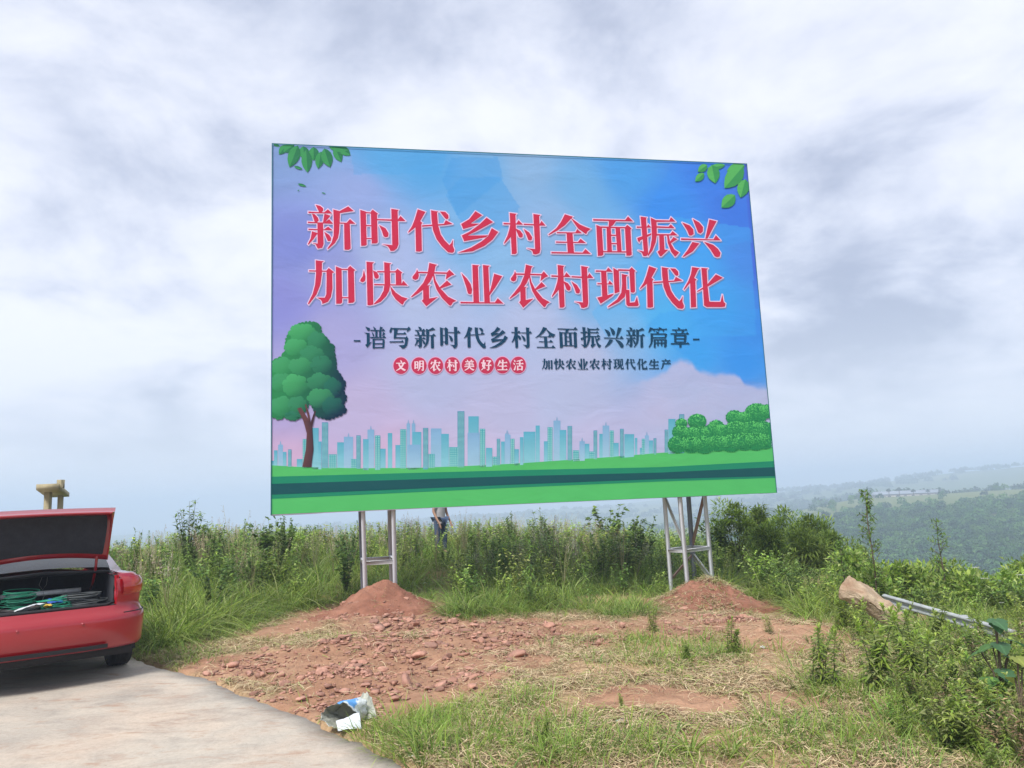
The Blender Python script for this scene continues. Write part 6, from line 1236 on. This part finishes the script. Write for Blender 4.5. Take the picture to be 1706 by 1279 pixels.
# ------------------------------------------------------------------ valley wood, far hillside
m_far = leafmat('far_foliage', .15)
def crown_tm(seed, nl=150, tallf=1.0):
    rs = np.random.default_rng(seed); D = rs.normal(0, 1, (nl, 3)); D /= np.linalg.norm(D, axis=1)[:, None]; D[:, 2] = np.abs(D[:, 2]) * .9 - .1; lump = 1 + .25 * np.sin(D[:, 0] * 5 + seed) * np.cos(D[:, 1] * 4)
    P0 = D * (rs.uniform(.75, 1.0, nl) * lump)[:, None]; P0[:, 2] = P0[:, 2] * tallf + .55 * tallf; S = rs.normal(0, 1, (nl, 3)); N_ = D + rs.normal(0, .5, (nl, 3)); N_ /= np.linalg.norm(N_, axis=1)[:, None]; A = np.cross(N_, S); A /= np.linalg.norm(A, axis=1)[:, None]; B = np.cross(N_, A); sz = rs.uniform(.09, .22, (nl, 1))
    V = np.stack([P0 - A * sz, P0 - B * sz, P0 + A * sz * .9, P0 + B * sz * .8], 1).reshape(-1, 3); Q = np.arange(nl * 4).reshape(nl, 4); return V, Q, np.zeros((0, 3), int), np.repeat(rs.uniform(.75, 1.25, (nl, 1)) * np.ones(3), 4, 0)
CT = [crown_tm(k) for k in range(6)] + [crown_tm(k + 10, 150, 1.5) for k in range(2)]
fw_ = MB(); n = 22000; r = 38 + 440 * rng.random(n) ** .72; az = rng.uniform(.16, .80, n); y = r / np.sqrt(1 + az ** 2); x = az * y; z = height(x, y, False); dn = fbm(x, y, 45, 3, 201)
keep = (z < 2) & (r > 95) & (rng.random(n) > smooth(300, 390, r) * .97) & (dn > -.28 + .35 * smooth(330, 430, r)) & ((r > 60) | (x > 14)); x, y, z, r = x[keep], y[keep], z[keep], r[keep]
sc = rng.uniform(1.3, 2.6, len(x)) * np.interp(r, [40, 120, 450], [.55, .8, .95]); tone = np.array([(.045, .125, .03), (.065, .16, .03), (.03, .09, .028), (.09, .19, .04)])[rng.integers(0, 4, len(x))] * rng.uniform(.8, 1.2, (len(x), 1)) * (1 + .35 * fbm(x, y, 30, 3, 909))[:, None]; ix = rng.integers(0, 8, len(x))
for k in range(8):
    s = ix == k; m = int(s.sum()); V, Q, T, K = CT[k]; stamp(fw_, (V, Q, T, K), np.column_stack([x[s], y[s], z[s] - .3]), rng.uniform(0, 6.28, m), sc[s], tone[s])
tag(fw_.build('far_wood', m_far), 'hazy blue-green wood covering the far valley side', 'wood', kind='stuff')
# scattered trees further off
f2_ = MB(); n = 2600; r = rng.uniform(520, 1450, n); az = rng.uniform(-.4, .8, n); y = r / np.sqrt(1 + az ** 2); x = az * y; z = height(x, y, False); k_ = fbm(x, y, 120, 3, 301) > .0; x, y, z = x[k_], y[k_], z[k_]
stamp(f2_, CT[0], np.column_stack([x, y, z - .3]), rng.uniform(0, 6.28, len(x)), rng.uniform(3, 6, len(x)), np.array([(.05, .11, .04)]) * rng.uniform(.7, 1.3, (len(x), 1)))
tag(f2_.build('distant_wood', m_far), 'faint trees on the most distant ridge', 'wood', kind='stuff')
# trees one can tell apart on the brow, with the long low building
brow = [(1480, 812, 440, 4.0, 'hazy round tree at the left end of the long far building'), (1497, 810, 440, 4.4, 'hazy tree standing tallest in front of the far building'), (1521, 813, 440, 3.8, 'hazy small tree at the middle of the far building'), (1545, 813, 440, 3.6, 'hazy tree at the right end of the far building'), (1567, 815, 420, 6, 'dark hazy tree just right of the far building'), (1577, 814, 420, 6.5, 'taller dark hazy tree right of the far building'), (1590, 815, 415, 6, 'left tree of the dark pair on the far brow'), (1597, 816, 415, 6, 'right tree of the dark pair on the far brow'), (1613, 816, 420, 5.5, 'single dark tree on the far brow towards the right'), (1475, 838, 330, 5, 'dark conifer below the left end of the far building'), (1513, 836, 330, 5, 'dark conifer below the middle of the far building'), (1374, 849, 300, 5.5, 'broad dark tree on the slope left of the sapling'), (1640, 815, 360, 7, 'broad round tree on the hillside near the right edge')]
for k, (px, yt, Y, h, lb) in enumerate(brow):
    p = atY(px, yt, Y); z0 = p[2] - h; t = thing('hillside_tree', lb, 'tree', (float(p[0]), Y, float(z0)), 0, 'trees on the far brow'); rs = np.random.default_rng(k + 400); cr = MB()
    V, Q, T, K = crown_tm(k + 50, 260, 1.25 if h < 5.2 else 1.7); V = V * np.array([h * .30, h * .30, h * .36 / (1.0 if h < 5.2 else 1.25)]); V[:, 2] += h * .25; cr.add(V, Q, T, K * np.array([.03, .065, .035])); cr.build('crown', m_far, t)
    tk = MB(); tube(tk, [(0, 0, -4), (0, 0, h * .6)], .18, (.1, .08, .06), 6); tk.build('trunk', m_bark, t)
m_shed = pmat('pale_shed_wall', (.40, .36, .30), .9, var=.1, nscale=.3); m_roof = pmat('pale_shed_roof', (.26, .29, .32), .6, var=.08, nscale=.3)
pa, pb2 = atY(1457, 824, 447), atY(1561, 817, 447); ln = pb2[0] - pa[0]; zb_ = float(min(height(np.array([pa[0], pb2[0]]), np.array([447., 447.]), False))) - .5; zt_ = float((pa[2] + pb2[2]) / 2)
sd_ = thing('farm_building', 'long low pale farm building on the far brow', 'building', (float((pa[0] + pb2[0]) / 2), 447, zt_ - 2.0), math.atan2(pb2[2] - pa[2], ln) * 0)
mb = MB(); box(mb, (0, 0, -3), (ln, 7, 9)); mb.build('wall', m_shed, sd_)
mb = MB(); V = [(-ln / 2 - .5, -4, 1.5), (ln / 2 + .5, -4, 1.5), (ln / 2 + .5, 0, 3.2), (-ln / 2 - .5, 0, 3.2), (-ln / 2 - .5, 4, 1.5), (ln / 2 + .5, 4, 1.5)]; mb.add(V, [[0, 1, 2, 3], [3, 2, 5, 4]], [[0, 3, 4], [1, 5, 2]]); mb.build('roof', m_roof, sd_)
for k in range(8):
    mb = MB(); box(mb, (-ln / 2 + ln * (k + .5) / 8, -3.56, .2), (1.6, .12, 1.0)); mb.build('window', m_glass, sd_)

# ------------------------------------------------------------------ haze
m_haze = bpy.data.materials.new('haze'); m_haze.use_nodes = True; t_ = m_haze.node_tree; t_.nodes.clear()
ho = t_.nodes.new('ShaderNodeOutputMaterial'); pv = t_.nodes.new('ShaderNodeVolumePrincipled'); pv.inputs['Color'].default_value = (.66, .79, .98, 1); pv.inputs['Density'].default_value = HAZE
pv.inputs['Anisotropy'].default_value = 0.0; t_.links.new(pv.outputs[0], ho.inputs['Volume'])
hzb = MB(); box(hzb, (0, 1300 - 60, (40. - 95.) / 2), (5900, 2930, 135)); o = hzb.build('haze', m_haze); tag(o, kind='stuff')
o['label'] = 'pale blue haze lying over the valley'; o['category'] = 'haze'
